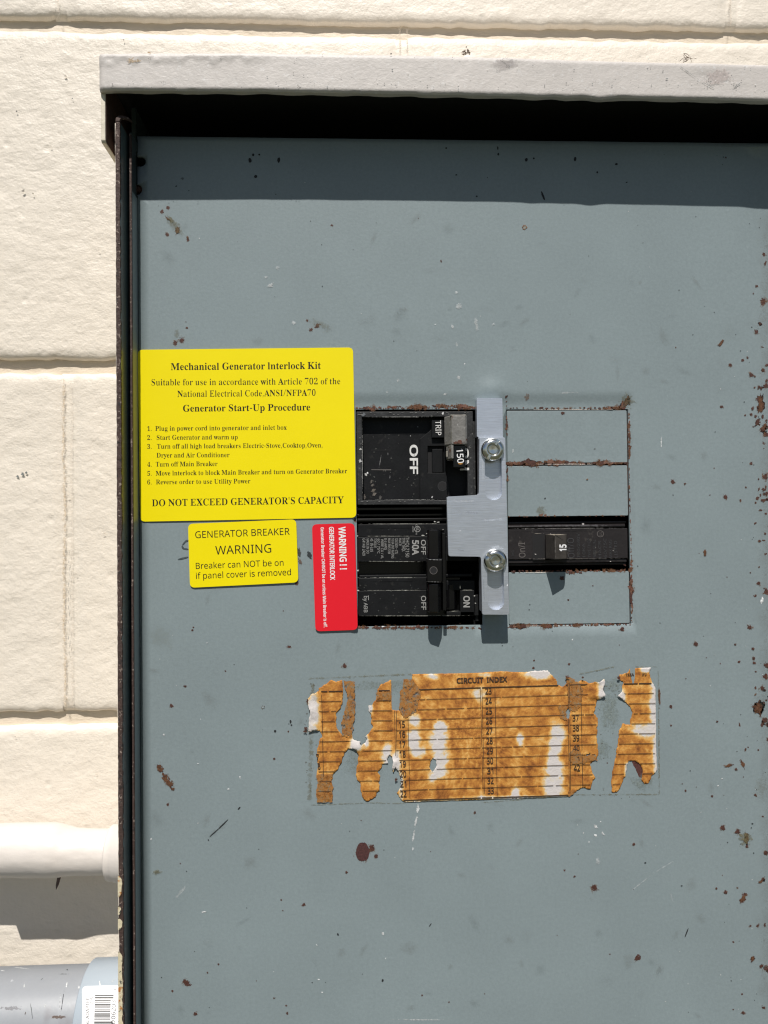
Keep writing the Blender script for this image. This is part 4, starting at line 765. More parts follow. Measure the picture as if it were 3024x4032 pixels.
r2 = (nz3-nz4)/2; outer += arc(n2x-r2, (nz3+nz4)/2, r2, 90, -90); outer += [(sx_, nz4), (sx_, nb_), (X0, nb_)]
gx = np.arange(X0+5, XR, 6.0); gz = np.arange(ZB+5, ZT, 6.0); G1 = np.array([(x, z) for x in gx for z in gz])
G2 = np.array([(x, z) for x in np.arange(xa1-3, xb2+4, 2.0) for z in np.arange(yb_-2, ya_+6, 1.0)])
G3 = np.array([(x, z) for x in np.r_[np.linspace(xa1, xa2, 4), np.linspace(xb1, xb2, 5)] for z in np.arange(zl0, ya_, 2.0)])
G1 = G1[~((G1[:, 0] > xa1-4) & (G1[:, 0] < xb2+5) & (G1[:, 1] > yb_-3) & (G1[:, 1] < ya_+7))]
V, Fc = slab(outer, [rect(xl0, xl1, zl0, zl1), rect(xr0, xr1, zr0, zr1)], 0, 1.3, np.concatenate([G1, G2, G3]), dfun)
cover = mesh('dead_front_cover', V, Fc, 'paint', panel)
# smooth only the broad face, not the cut edges
me = cover.data; me.polygons.foreach_set('use_smooth', [abs(p.normal.y) > .8 for p in me.polygons])
# flange at the left edge of the cover
fx = X0-.25
mesh('cover_flange', boxv(fx-.8, fx, -1.3, 9.4, ZB, nb_), BOXF, 'paint', cover, bevel=.15)
mesh('cover_flange', boxv(fx-.8, fx, -1.3, 9.4, nt_, ZT-3), BOXF, 'inner', cover, bevel=.15)
mesh('cover_flange', boxv(fx-.8, fx, 1.5, 9.4, nb_, nt_), BOXF, 'inner', cover)
zs = np.arange(ZB, ZT-4, .8); V = []
for z in zs:
    j = (float(fbm(z, 3, 1.6, 61))-.5)*.5
    V += [(fx-.9+j*.5, -8.9, z), (fx-.85, -9.65+j*.3, z), (fx+.02+j*.4, -9.65+j*.3, z), (fx+.1, -8.7, z)]
fixn(mesh('flange_rust_edge', V, [(4*i+k, 4*i+k+1, 4*i+k+5, 4*i+k+4) for i in range(len(zs)-1) for k in range(3)], 'rim', cover))
# screw behind the lower notch
sc_ = P(552, 747, -3)
V = []; Fc = []
for k in range(12):
    zz = [1.9, 2.3]
    for i in range(10):
        a = 2*math.pi*i/10; r = zz[k % 2]; V.append((sc_[0]-3+k*.55, 3+r*math.cos(a), sc_[2]+r*math.sin(a)))
for k in range(11): Fc += [(k*10+i, k*10+(i+1) % 10, k*10+10+(i+1) % 10, k*10+10+i) for i in range(10)]
fixn(mesh('cover_screw', V, Fc, 'rust', panel))

# knockout plates in the right-hand opening
gap = .42
kn = [(1612, 1824), (1831, 2032), (2250, 2460)]
for i, (ya, yb) in enumerate(kn):
    za = PX(2240, ya)[2]-(gap if i == 0 else .25); zb = PX(2240, yb)[2]+(.0 if i == 1 else gap*.7)
    o_ = rnd(rect(xr0+.25, xr1-.6, zb, za), .5, 2)
    V, Fc = slab(o_, [], -REC+.02, 1.2, np.array([(x, z) for x in np.arange(xr0+4, xr1-3, 7) for z in np.arange(zb+3, za-2, 7)]),
                 lambda X, Z: dfun(X, Z)+REC-(.06, .22, .12)[i]*((Z-zb)/(za-zb))+(.15, -.12, .18)[i]*((X-xr0)/(xr1-xr0)-.5)+.12*fbm(X, Z, 14, i+3)*((Z-zb < 1.5) | (za-Z < 1.5)))
    k_ = mesh('knockout_plate', V, Fc, 'paint', cover, bevel=.22, bseg=2, angle=50)
mesh('slit_backing', joinv([(boxv(xr0-1, xr1+1, -7, -2.45, PX(2240, 2032)[2]+.6, zr1+1), BOXF), (boxv(xr0-1, xr1+1, -7, -2.45, zr0-1, PX(2240, 2250)[2]-1.2), BOXF)])[0],
     joinv([(boxv(0, 1, 0, 1, 0, 1), BOXF)]*2)[1], 'rust', cover)

# rust, chips and scuffs on the cover, with some painted shading and highlights
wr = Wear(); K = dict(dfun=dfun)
for x, y, r in ((637, 833, 9), (662, 818, 8), (739, 944, 7), (657, 924, 9), (1307, 887, 6), (1738, 1027, 6), (690, 1350, 10), (715, 1338, 12), (735, 1290, 6),
                (1223, 1298, 9), (1250, 1283, 12), (1210, 1262, 6), (3007, 1002, 9), (2980, 1127, 7), (3005, 1185, 15), (2978, 1307, 11), (2876, 1438, 8), (2924, 1418, 6),
                (2944, 1408, 5), (2958, 1476, 10), (3013, 1520, 11), (2988, 1571, 13), (3001, 1598, 12), (2985, 1659, 13), (3005, 1690, 12), (2957, 1632, 6), (3018, 1710, 12),
                (2842, 1603, 9), (2958, 1825, 7), (3015, 1876, 16), (3008, 1930, 9), (3003, 1971, 9), (2856, 1957, 10), (2650, 1896, 10), (2696, 1905, 6), (2796, 1949, 4),
                (2915, 1971, 6), (2937, 1919, 4), (2987, 2296, 9), (3018, 2330, 14), (2450, 2477, 10), (2738, 2536, 11), (2953, 2470, 12), (2895, 2538, 5), (2964, 2555, 7),
                (2910, 2606, 6), (2968, 2593, 8), (3020, 2621, 14), (3014, 2665, 12), (3001, 2710, 11), (2983, 2787, 20), (3010, 2835, 12), (2642, 2783, 8), (2642, 2857, 5),
                (2824, 2841, 5), (2898, 3030, 6), (2686, 3086, 4), (2700, 3114, 6), (2804, 3135, 5), (2846, 3259, 12), (2905, 3275, 12), (2937, 3290, 10), (2934, 3312, 8), (2941, 3332, 8),
                (3014, 3358, 9), (2496, 3325, 6), (3005, 3462, 8), (2857, 3513, 8), (2822, 3498, 5), (2904, 3496, 5), (2932, 3522, 9), (2920, 3546, 9), (2983, 3645, 8), (2954, 3646, 6),
                (2887, 3709, 5), (2510, 3772, 15), (2340, 3497, 15), (2223, 3427, 6), (2262, 3452, 6), (2964, 3775, 9), (3018, 3812, 14), (2922, 3915, 5), (3005, 3967, 7), (2927, 3989, 8), (1136, 2546, 9), (1356, 2622, 11),
                (887, 2642, 4), (728, 2703, 6), (674, 2779, 9), (1080, 2989, 5), (661, 3167, 8), (1464, 3340, 14), (1480, 3372, 10), (1194, 3562, 8), (1114, 3586, 4), (1107, 3543, 4), (735, 3872, 16), (727, 3862, 9),
                (679, 3902, 5), (770, 3992, 10), (1080, 3931, 5), (1131, 3990, 6), (1127, 3960, 4), (1662, 3919, 4), (817, 3830, 4), (1364, 3435, 6), (860, 3797, 4), (1168, 2297, 9), (758, 2482, 5), (761, 2470, 4), (2100, 2630, 5), (2240, 2615, 5), (2103, 2600, 4), (1870, 3200, 7)):
    wr.rust(x, y, r*.95, r*random.uniform(.75, 1.15), random.uniform(0, 180), **K)
wr.add(1430, 3355, 40, 46, RO, 0, .5, .3, **K); wr.add(1428, 3355, 27, 39, (.062, .022, .02), 0, 1, 1, jag=.07, fill=2.2, **K)
wr.add(2066, 895, 13, 14, RO, 0, .9, .6, **K); wr.add(2066, 895, 8, 9, (.25, .27, .24), 0, .9, .6, **K)
for x0, y0, x1, y1, wd in ((650, 850, 672, 872, 4), (686, 903, 712, 908, 14), (735, 925, 742, 945, 4), (2825, 1368, 2853, 1336, 6), (2915, 2985, 2934, 3032, 6), (2850, 3018, 2888, 3012, 6), (2776, 2157, 2776, 2195, 6),
                           (3000, 1550, 2990, 1640, 11), (3018, 1660, 2998, 1700, 8), (2938, 3268, 2943, 3330, 8), (2915, 3560, 2936, 3516, 8), (2985, 3480, 3010, 3460, 5), (2955, 3790, 2972, 3760, 7),
                           (618, 3005, 640, 3045, 13), (640, 3045, 665, 3080, 15), (655, 3070, 680, 3105, 12), (672, 3100, 690, 3112, 7), (2983, 2760, 2990, 2820, 12), (2960, 2785, 3008, 2790, 12), (1500, 3010, 1500, 3025, 4), (2595, 2700, 2597, 2790, 4)):
    wr.line(x0, y0, x1, y1, wd*1.25, RU, 1, 1, **K); wr.line(x0, y0, x1, y1, wd*1.7, RO, .5, .25, **K)
for x0, y0, x1, y1, wd, op in ((640, 840, 735, 935, 26, .35), (655, 850, 700, 890, 14, .5), (1205, 1250, 1330, 1310, 26, .25), (600, 3440, 640, 3430, 15, .6), (2915, 3270, 2955, 3335, 34, .6), (700, 1290, 690, 1340, 18, .3), (2995, 3050, 3000, 3150, 40, .12), (560, 2480, 700, 2550, 60, .10)):
    wr.line(x0, y0, x1, y1, wd, OL, op, .15, **K)
for y in range(900, 3900, 130):       # soft brown tint paints shading at the right edge, grey strip at left
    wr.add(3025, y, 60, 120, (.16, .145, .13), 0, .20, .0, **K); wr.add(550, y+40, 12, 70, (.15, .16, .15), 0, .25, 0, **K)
# black chips and pen strokes
for x0, y0, x1, y1, wd in ((825, 3295, 862, 3262, 2.6), (858, 3266, 898, 3227, 2.6), (937, 3188, 946, 3177, 3), (819, 3309, 822, 3306, 3.5), (1083, 2874, 1083, 2884, 5), (1144, 2835, 1144, 2848, 4), (1148, 2852, 1147, 2858, 3.5), (1136, 2850, 1139, 2851, 2.5),
                           (2073, 622, 2072, 636, 6), (2102, 620, 2102, 627, 4), (2265, 618, 2264, 635, 5), (2426, 642, 2428, 650, 6), (1960, 577, 1960, 590, 3), (1962, 602, 1962, 612, 4), (1757, 580, 1757, 586, 4), (2350, 675, 2354, 682, 4), (2132, 755, 2145, 788, 4), (1877, 770, 1877, 776, 4), (1796, 686, 1797, 691, 4), (2467, 716, 2468, 720, 4),
                           (1968//2, 622, 985, 640, 7), (1010, 690, 1003, 700, 6), (1098, 620, 1097, 640, 6), (997, 604, 997, 614, 5), (1021, 605, 1021, 612, 4), (693, 731, 695, 735, 4), (1699, 3635, 1690, 3648, 1.9), (1329, 3675, 1332, 3684, 3.5), (2083, 2398, 2084, 2402, 1.9), (2086, 2378, 2087, 2382, 1.9), (1978, 2540, 1977, 2544, 1.9), (1976, 2530, 1977, 2534, 1.9), (1508, 3855, 1505, 3866, 4), (2963, 3241, 2963, 3246, 4), (2541, 3395, 2541, 3400, 4), (2684, 3486, 2684, 3490, 4), (2710, 3655, 2697, 3690, 2.5)):
    wr.line(x0, y0, x1, y1, wd, BK, 1, 1, jag=.15, fill=1.8, **K)
for x0, y0, x1, y1, wd in ((700, 2203, 742, 2193, 4.5), (722, 2160, 742, 2163, 4), (716, 2150, 724, 2162, 5), (718, 2146, 730, 2132, 4), (728, 2132, 742, 2127, 5)):
    wr.line(x0, y0, x1, y1, wd*.8, (.05, .065, .07), 1, 1, jag=.08, fill=2, **K)
wr.line(1172, 2150, 1182, 2198, 11, (.05, .05, .045), .95, 1, **K); wr.line(1176, 2195, 1188, 2228, 9, (.13, .09, .07), .9, .8, **K); wr.line(1210, 2168, 1226, 2200, 11, (.022, .028, .03), 1, 1, **K)
wr.add(1035, 2873+0, 1, 1, BK, **K); wr.add(1035, 2785, 9, 9, (.12, .11, .10), 0, .9, .8, **K); wr.add(1035, 2785, 6, 6, (.23, .27, .28), 0, .9, .8, **K); wr.add(719, 703, 9, 8, (.12, .14, .15), 0, .8, .6, **K)
# white scuffs
for x0, y0, x1, y1, wd, op in ((1649, 3168, 1642, 3205, 7, .8), (1644, 3205, 1632, 3262, 5, .7), (1632, 3262, 1625, 3320, 4, .7), (1626, 3335, 1625, 3350, 4, .6), (793, 3590, 812, 3590, 4, 1), (1246, 3722, 1249, 3720, 5, 1), (1505, 3668, 1510, 3682, 5, .8), (1517, 3774, 1519, 3775, 4, 1),
                               (1255, 3853, 1257, 3860, 4, 1), (1268, 3905, 1268, 3909, 4, 1), (940, 3059, 949, 3056, 5, 1), (893, 3106, 905, 3108, 4, .8), (778, 3238, 782, 3245, 5, .8), (592, 3302, 600, 3305, 5, .8), (813, 2530, 817, 2530, 4, 1), (628, 2595, 631, 2595, 4, 1), (640, 2893, 650, 2892, 4, .9), (779, 3003, 779, 3010, 4, .8),
                               (2340, 3246, 2350, 3262, 6, .8), (2362, 3238, 2368, 3232, 3, .8), (2338, 3285, 2352, 3292, 5, 1), (2365, 3275, 2385, 3290, 4, .7), (2296, 3278, 2300, 3280, 5, 1), (2317, 3315, 2321, 3316, 4, 1), (2272, 3248, 2275, 3249, 4, .8), (2355, 3372, 2356, 3408, 9, .35), (2842, 3064, 2843, 3069, 4, 1), (2826, 3092, 2829, 3096, 4, 1), (2759, 3197, 2760, 3199, 3, 1), (2250, 2518, 2258, 2518, 4, 1),
                               (1052, 1130, 1085, 1115, 8, .55), (1088, 1045, 1096, 1062, 8, .4), (1040, 1088, 1055, 1095, 6, .4), (1148, 1258, 1165, 1280, 7, .4), (1797, 1145, 1800, 1158, 6, .5), (1802, 1190, 1810, 1220, 11, .4), (1870, 1245, 1882, 1310, 8, .35), (1780, 1275, 1784, 1295, 5, .5), (1940, 1270, 1946, 1282, 8, .4), (1714, 1276, 1715, 1278, 3, 1), (1828, 1430, 1832, 1434, 5, .8), (1800, 1475, 1812, 1492, 8, .5), (1520, 1540, 1530, 1545, 8, .4), (1565, 1490, 1568, 1510, 5, .4), (1745, 1548, 1760, 1552, 6, .5),
                               (1797, 1345, 1800, 1368, 5, .3), (2190, 1548, 2290, 1545, 4, .35), (2603, 1716, 2604, 1768, 2.4, .9), (3005, 2345, 2996, 2385, 5, 1), (2470, 3520, 2570, 3440, 2.4, .32), (2570, 3440, 2670, 3380, 2.2, .28), (2635, 3500, 2652, 3560, 2, .3), (680, 3550, 740, 3480, 6, .25), (1540, 4015, 1790, 4016, 2.4, .5), (2440, 2430, 2470, 2390, 2.4, .4)):
    wr.line(x0, y0, x1, y1, wd*1.3, WH, op, 1 if op > .45 else .35, **K)
for i in range(210):                  # fine dirt and pin-prick chips all over
    x = random.uniform(560, 3020); y = random.uniform(600, 4020)
    if random.random() < .35: x = 3020-abs(random.gauss(0, 180))
    if 1390 < x < 2480 and 1600 < y < 2470: continue
    u = random.random()
    if u < .55: wr.add(x, y, random.uniform(1.8, 3.6), None, (.05, .06, .06), 0, .75, 1, **K)
    elif u < .78: wr.rust(x, y, random.uniform(1.8, 3.6), **K)
    else: wr.add(x, y, random.uniform(1.8, 3.2), None, WH, 0, .8, 1, **K)
for i in range(150):                   # faint smudges
    sx0, sy0 = random.uniform(560, 3000), random.uniform(850, 4000)
    if 1320 < sx0 < 2540 and 1540 < sy0 < 2520: continue
    wr.add(sx0, sy0, random.uniform(15, 60), random.uniform(12, 40), random.choice(((.16, .19, .19), (.30, .35, .36), (.17, .17, .15))), random.uniform(0, 180), .22, 0, **K)
# rusty edges round the openings
for x0, y0, x1, y1, wd, dn in ((1402, 1606, 1895, 1606, 7, 1.3), (1530, 1600, 1880, 1602, 6, 1), (1700, 1597, 1840, 1597, 9, .8), (2000, 1607, 2470, 1606, 4, .7), (2380, 1606, 2465, 1606, 7, 1), (2000, 1826, 2475, 1822, 7.5, 1.2), (2070, 1820, 2240, 1818, 9, .8),
                               (2003, 2034, 2475, 2030, 3, .5), (2125, 2028, 2150, 2028, 9, 1), (2005, 2250, 2485, 2246, 6, .8), (2230, 2254, 2290, 2254, 8, 1), (2006, 2464, 2485, 2458, 7, .9), (2007, 2468, 2060, 2466, 9, 1), (2140, 2467, 2180, 2468, 9, 1), (2476, 1625, 2479, 1815, 5.5, 1.2), (2478, 1840, 2483, 2030, 5.5, 1.2), (2484, 2040, 2486, 2245, 5, 1.2), (2485, 2262, 2488, 2456, 7, 1.3),
                               (1995, 1560, 1996, 1605, 4, .8), (1994, 1630, 1996, 1720, 5, 1), (1998, 1840, 2000, 1900, 4, 1), (1407, 2470, 1890, 2472, 7.5, .9), (1995, 2472, 2006, 2470, 6, 1), (1396, 2040, 1400, 2060, 6, 1.5), (1404, 1640, 1410, 1760, 4, .5), (1750, 2440, 1900, 2470, 3, .01)):
    wr.edge(x0, y0, x1, y1, wd, dn, **K)
for i in range(70):
    y = random.choice((random.gauss(1620, 60), random.gauss(2780, 110), random.uniform(900, 3950), random.gauss(2000, 80))); x = 3030-abs(random.gauss(0, 38))
    wr.rust(x, y, random.uniform(3, 9), random.uniform(3, 8), random.uniform(0, 180), **K)
for i in range(14):
    t = random.random(); wr.add(2440+40*t+random.uniform(-8, 8), 1602-50*t*random.random(), random.uniform(7, 15), None, random.choice((RU, RP, (.13, .055, .035))), 0, 1, 1, **K)
wr.add(2470, 1580, 40, 40, OL, 0, .35, .2, **K); wr.line(2474, 1545, 2478, 1607, 5, (.03, .012, .01), 1, 1, **K); wr.add(2075, 1562, 14, 16, RO, 20, .45, .5, **K); wr.add(2216, 1627, 11, 8, RU, 0, 1, 1, **K); wr.add(2214, 2278, 14, 12, RU, 0, 1, 1, **K)
wr.add(2334, 2306, 4, 4, RU, 0, 1, 1, **K); wr.add(2238, 2362, 5, 5, RU, 0, 1, 1, **K); wr.add(2313, 1887, 6, 3, RO, 0, .9, 1, **K); wr.add(2146, 1962, 4, 5, BK, 0, .8, .6, **K); wr.add(2341, 1768, 6, 6, (.12, .14, .14), 0, .8, .6, **K); wr.add(2020, 1775, 5, 9, WH, 20, .4, .6, **K); wr.add(2130, 2010, 30, 26, OL, 0, .35, .3, **K)
for x0, y0, x1, y1 in ((2015, 1612, 2460, 1612), (2110, 1828, 2400, 1827), (2030, 2254, 2200, 2254), (2010, 2466, 2300, 2464)):
    wr.line(x0, y0, x1, y1, 2.4, (.6, .55, .5), .75, .8, jag=.5, **K)  # pale lines paint the sunlit lips of the knockout slits
wr.line(1500, 2467, 1516, 2467, 3, (.8, .8, .8), 1, 1, **K)
# ghost of old tape round the circuit index
for x0, y0, x1, y1, wd in ((1215, 2672, 1620, 2655, 6), (1225, 3170, 1500, 3160, 4), (1500, 3163, 1600, 3163, 4), (1232, 2690, 1218, 3150, 14), (2280, 2655, 2420, 2625, 5), (2500, 2625, 2590, 2625, 4), (2592, 2640, 2596, 3130, 5), (2240, 3130, 2590, 3128, 5), (1900, 3160, 2240, 3135, 4)):
    n_ = int(math.hypot(x1-x0, y1-y0)/22)+1
    for i in range(n_):
        t = (i+.5)/n_; wr.add(x0+(x1-x0)*t, y0+(y1-y0)*t, 18, wd, (.17, .16, .10), math.degrees(math.atan2(y1-y0, x1-x0))+random.uniform(-6, 6), random.uniform(.1, .5), .3, **K)
for x, y, rx, ry in ((1510, 2700, 180, 40), (1440, 3000, 110, 110), (2400, 2800, 60, 120), (2400, 2700, 90, 40), (2530, 3080, 60, 60), (2370, 2950, 50, 60)):
    wr.add(x, y, rx, ry, (.22, .255, .23), 0, .45, .1, **K)
for i in range(60): wr.add(random.choice((random.uniform(1200, 1260), random.uniform(2360, 2480))), random.uniform(2680, 3140), random.uniform(2, 6), random.uniform(2, 5), (.14, .14, .12), 0, .5, .7, **K)
wr.build('rust_scuffs_and_painted_light', cover)
hw = Wear()
for x, y, r, c, op in ((587, 207, 7, (.35, .19, .06), .8), (520, 237, 24, (.50, .38, .25), .6), (545, 240, 10, (.45, .3, .12), .5), (1005+540, 275, 4, GY, 1), (2625, 310, 7, GY, .8), (2610, 280, 4, GY, 1), (1340+200, 212, 5, BK, .9), (2830, 300, 60, (.52, .44, .42), .35), (1990, 250, 50, (.42, .38, .38), .3)):
    hw.add(x, y, r*1.3, r*.7, c, 0, op, .5, d=25.3)
for i in range(150): hw.add(random.uniform(400, 3020), random.choice((random.uniform(215, 350), random.gauss(335, 14))), random.uniform(1.8, 3.6), None, random.choice((GY, (.2, .19, .18), (.7, .68, .66))), 0, .7, 1, d=25.3)
hw.line(2670, 255, 2760, 320, 2, GY, .5, .8, d=25.3); hw.line(2760, 320, 2820, 352, 2, GY, .6, .8, d=25.3); hw.line(2880, 352, 2925, 320, 2.5, GY, .7, .8, d=25.3); hw.line(1960, 230, 2020, 270, 2, GY, .4, .8, d=25.3)
hw.build('hood_stains', hood)

# ================================================================== MAIN BREAKER
mb = thing('main_breaker', 'large black 150 amp main breaker with worn grey handle, above the two-pole breaker', 'circuit breaker', tuple(P(1630, 1800, -20)))
fr = 0.3
pk = -4.6
bodyv, bodyf = pxboxes([(1405, 1622, 1862, 1986, pk, -40)])
mesh('breaker_body', bodyv, bodyf, 'plastic', mb)
V, Fc = slab(pxpoly([(1403, 1621), (1862, 1620), (1866, 1986), (1408, 1988)], fr), [pxpoly([(1425, 1643), (1838, 1640), (1842, 1969), (1428, 1971)], fr)], fr, 5.6)
mesh('face_frame', V, Fc, 'frame', mb, bevel=.25, angle=50)
# raised right half round the handle well
mesh('trip_block', *pxboxes([(1700, 1652, 1748, 1724, -.8, -4.7)]), 'plastic', mb, bevel=.3)
def pr_(x0, y0, x1, y1, d): return pxpoly([(x0, y0), (x1, y0), (x1, y1), (x0, y1)], d)
V, Fc = slab(pxpoly([(1654, 1728), (1700, 1690), (1700, 1728), (1756, 1728), (1756, 1868), (1764, 1886), (1776, 1968), (1654, 1968)], -2.6), [pr_(1684, 1756, 1750, 1862, -2.6)], -2.6, 2.0)
mesh('well_shoulder', V, Fc, 'plastic', mb, bevel=.15)
fixn(mesh('handle_barrel', *plan_prism([(1700, -4.6), (1702, -3.2), (1716, -2.7), (1742, -2.9), (1748, -4.6)], 1768, 1860), 'plastic', mb, bevel=.15))
mesh('well_floor', *pxboxes([(1677, 1750, 1755, 1864, -4.5, -6)]), 'blackgap', mb)
ring_px((1742, 1914), 15, 19, flat(-2.5), 'frame', mb, 'rivet_rim'); o = ring_px((1742, 1914), 0, 16, flat(-2.45), 'blackgap', mb, 'rivet_hole')
mesh('right_rail', *pxboxes([(1840, 1660, 1872, 1966, -1.2, -5)]), 'frame', mb, bevel=.2)
# small moulded frame lines on the OFF face
S = flat(pk+.12)
quad_px([(1460, 1771), (1538, 1771), (1538, 1774), (1460, 1774)], S, 'blackgap', mb, 'moulded_line')
quad_px([(1462, 1848), (1540, 1848), (1540, 1852), (1462, 1851)], S, 'faint_ink2', mb, 'moulded_line')
# handle
hd = fixn(mesh('breaker_handle', *plan_prism([(1752, -3), (1750, 5.0), (1779, 11), (1833, 11), (1839, 9.8), (1840, -3)], 1634, 1750), 'handle', mb, bevel=.5, bseg=3))
fixn(mesh('handle_wing', *plan_prism([(1762, -3), (1757, 5.5), (1778, 10.6), (1786, 10.6), (1786, -3)], 1750, 1806), 'handle', hd, bevel=.3))
fixn(mesh('rating_block', *plan_prism([(1784, -3), (1784, 9.2), (1831, 9.2), (1834, -3)], 1751, 1842), 'gloss', hd, bevel=.5))
mesh('torn_edge', *pxboxes([(1758, 1776, 1763, 1800, 8.6, 6), (1776, 1800, 1783, 1808, 9.6, 6), (1780, 1752, 1785, 1800, 10.15, 8)]), 'handle_edge', hd, bevel=.3)
mesh('scuffed_top_edge', *pxboxes([(1773, 1633, 1836, 1636.5, 11.05, 8)]), 'handle_edge', hd, bevel=.2)
text('OFF', (1614, 1751), (1615, 1867), 30, 'moldwhite', mb, flat(pk+.15), bold=.028, name='lettering')
text('TRIP', (1714, 1656), (1716, 1714), 22, 'moldwhite', mb, flat(-.65), bold=.005, name='lettering')
text('150', (1797, 1768), (1802, 1824), 25, 'white', hd, flat(9.35), bold=.01, name='lettering')
text('ON', (1811, 1762), (1813, 1852), 33, 'moldwhite', mb, flat(fr+.12), bold=.03, name='lettering')
mw = Wear()
mw.add(1804, 1742, 26, 7, (.10, .04, .025), 0, 1, 1, d=11.1); mw.add(1812, 1737, 14, 8, (.10, .04, .025), 0, 1, 1, d=11.1)
mw.line(1800, 1825, 1825, 1827, 4, (.35, .17, .03), .9, .8, d=9.4)
for x, y, r, c in ((1441, 1867, 9, (.5, .5, .48)), (1447, 1862, 5, (.7, .7, .7)), (1470, 1930, 10, (.14, .12, .10)), (1474, 1945, 10, (.16, .14, .12)), (1463, 1895, 8, (.10, .09, .08)), (1468, 1910, 8, (.10, .09, .08)), (1435, 1955, 12, (.08, .07, .06)), (1497, 1958, 9, (.07, .065, .06)),
                   (1418, 1815, 7, (.45, .45, .45)), (1420, 1768, 5, (.4, .4, .38)), (1432, 1634, 9, (.12, .13, .14)), (1744, 1627, 6, (.6, .6, .6)), (1702, 1957, 5, (.4, .4, .4)), (1616, 1716, 3, (.3, .3, .3)), (1645, 1680, 3, (.2, .2, .2))):
    mw.add(x, y, r, r*1.2, c, 20, .9, .8, d=(fr+.1 if x < 1427 or y < 1640 else pk+.1 if x < 1650 else -2.6))
mw.line(1503, 1780, 1492, 1845, 1.6, (.3, .3, .3), .6, .8, d=pk+.1); mw.line(1536, 1868, 1535, 1888, 1.5, (.3, .3, .3), .6, .8, d=pk+.1); mw.line(1527, 1780, 1528, 1796, 1.5, (.25, .25, .25), .6, .8, d=pk+.1)
for i in range(40): mw.add(random.uniform(1435, 1645), random.uniform(1710, 1965), random.uniform(2, 5), None, (.09, .09, .085), 0, .5, .5, d=pk+.1)
for a, b_, c_, e_ in ((1427, 1642, 1700, 1641), (1429, 1969, 1750, 1967), (1426, 1645, 1428, 1968)):
    mw.line(a, b_, c_, e_, 1.8, (.22, .22, .21), .8, .8, d=fr+.08)  # pale lines along the inner edges of the frame
for i in range(34):
    x = random.uniform(1405, 1860); mw.add(x, random.choice((1625, 1975, 1632)), random.uniform(3, 8), 2.4, (.16, .16, .155), 0, .7, .7, d=fr+.08)
mw.build('dust_scratches_and_pale_edges', mb)

# ================================================================== TWO-POLE BREAKER
tb = thing('two_pole_breaker', 'black two-pole 50 amp breaker with tied handles, below the main breaker', 'circuit breaker', tuple(P(1640, 2240, -20)))
mesh('filler_rib', *pxboxes([(1406, 1996, 1880, 2008, -3.5, -30), (1406, 2022, 1880, 2032, -4.5, -30), (1406, 2040, 1880, 2052, -3.2, -30)]), 'gloss', tb, bevel=.3)
def pole(y0, ys, y1, xr):
    a = []
    p = mesh('pole_body', *pxboxes([(1412, y0, xr, y1, -1.4, -40)]), 'plastic', tb, bevel=.25)
    return p
p1 = mesh('pole_body', *pxboxes([(1410, 2112, 1880, 2210, -1.0, -40), (1410, 2063, 1880, 2111.5, -2.2, -40)]), 'plastic', tb, bevel=.25)
p2 = mesh('pole_body', *pxboxes([(1412, 2325, 1680, 2425, -1.0, -40), (1412, 2275, 1680, 2324.5, -2.2, -40), (1812, 2325, 1868, 2424, -1.0, -40), (1758, 2286, 1870, 2324.5, -2.4, -40), (1758, 2408, 1868, 2424.5, -1.0, -40), (1410, 2262, 1860, 2273, -4, -40)]), 'plastic', tb, bevel=.25)
mesh('toggle_well', *pxboxes([(1680, 2275, 1812, 2425, -7, -40)]), 'gloss', tb)
fixn(mesh('toggle_hub', *plan_prism([(1750, -7), (1752, -3.2), (1770, -1.8), (1790, -2.6), (1802, -7)], 2300, 2402), 'gloss', tb, bevel=.3))
mesh('corner_step', *pxboxes([(1869, 2342, 1884, 2424, -2.6, -30), (1872, 2424, 1884, 2446, -4, -30)]), 'plastic', tb, bevel=.2)
mesh('pole_spacer', *pxboxes([(1410, 2212, 1760, 2262, -9, -40), (1410, 2222, 1760, 2230, -7.6, -9)]), 'gloss', tb)
mesh('end_clip', *pxboxes([(1405, 2098, 1413, 2244, -1.6, -8), (1405, 2312, 1414, 2420, -1.6, -8)]), 'plastic', tb, bevel=.2)
hp = [(1683, -1.5), (1682, 8.2), (1690, 9.6), (1724, 10.6), (1736, 8), (1742, 4), (1750, -1.5)]
fixn(mesh('toggle_handle', *plan_prism(hp, 2086, 2200), 'gloss', tb, bevel=.4, bseg=3))
fixn(mesh('toggle_handle', *plan_prism(hp, 2300, 2412), 'gloss', tb, bevel=.4, bseg=3))
fixn(mesh('handle_tie', *plan_prism([(1682, 2), (1677, 9.0), (1683, 10.9), (1740, 10.9), (1744, 9), (1744, 2)], 2199, 2291), 'gloss', tb, bevel=.5, bseg=3))
fixn(mesh('tie_rail', *plan_prism([(1742, 2), (1742, 7.4), (1756, 7.4), (1757, 2)], 2098, 2404), 'gloss', tb, bevel=.3))
ring_px((1707, 2246), 0, 14, flat(11.0), 'blackgap', tb, 'tie_hole'); ring_px((1707, 2246), 13.5, 15.5, flat(11.02), 'faint_ink2', tb, 'tie_hole_rim')
def cx4(x): return 1360+x/2.37
def cy4(y): return 2000+y/2.37
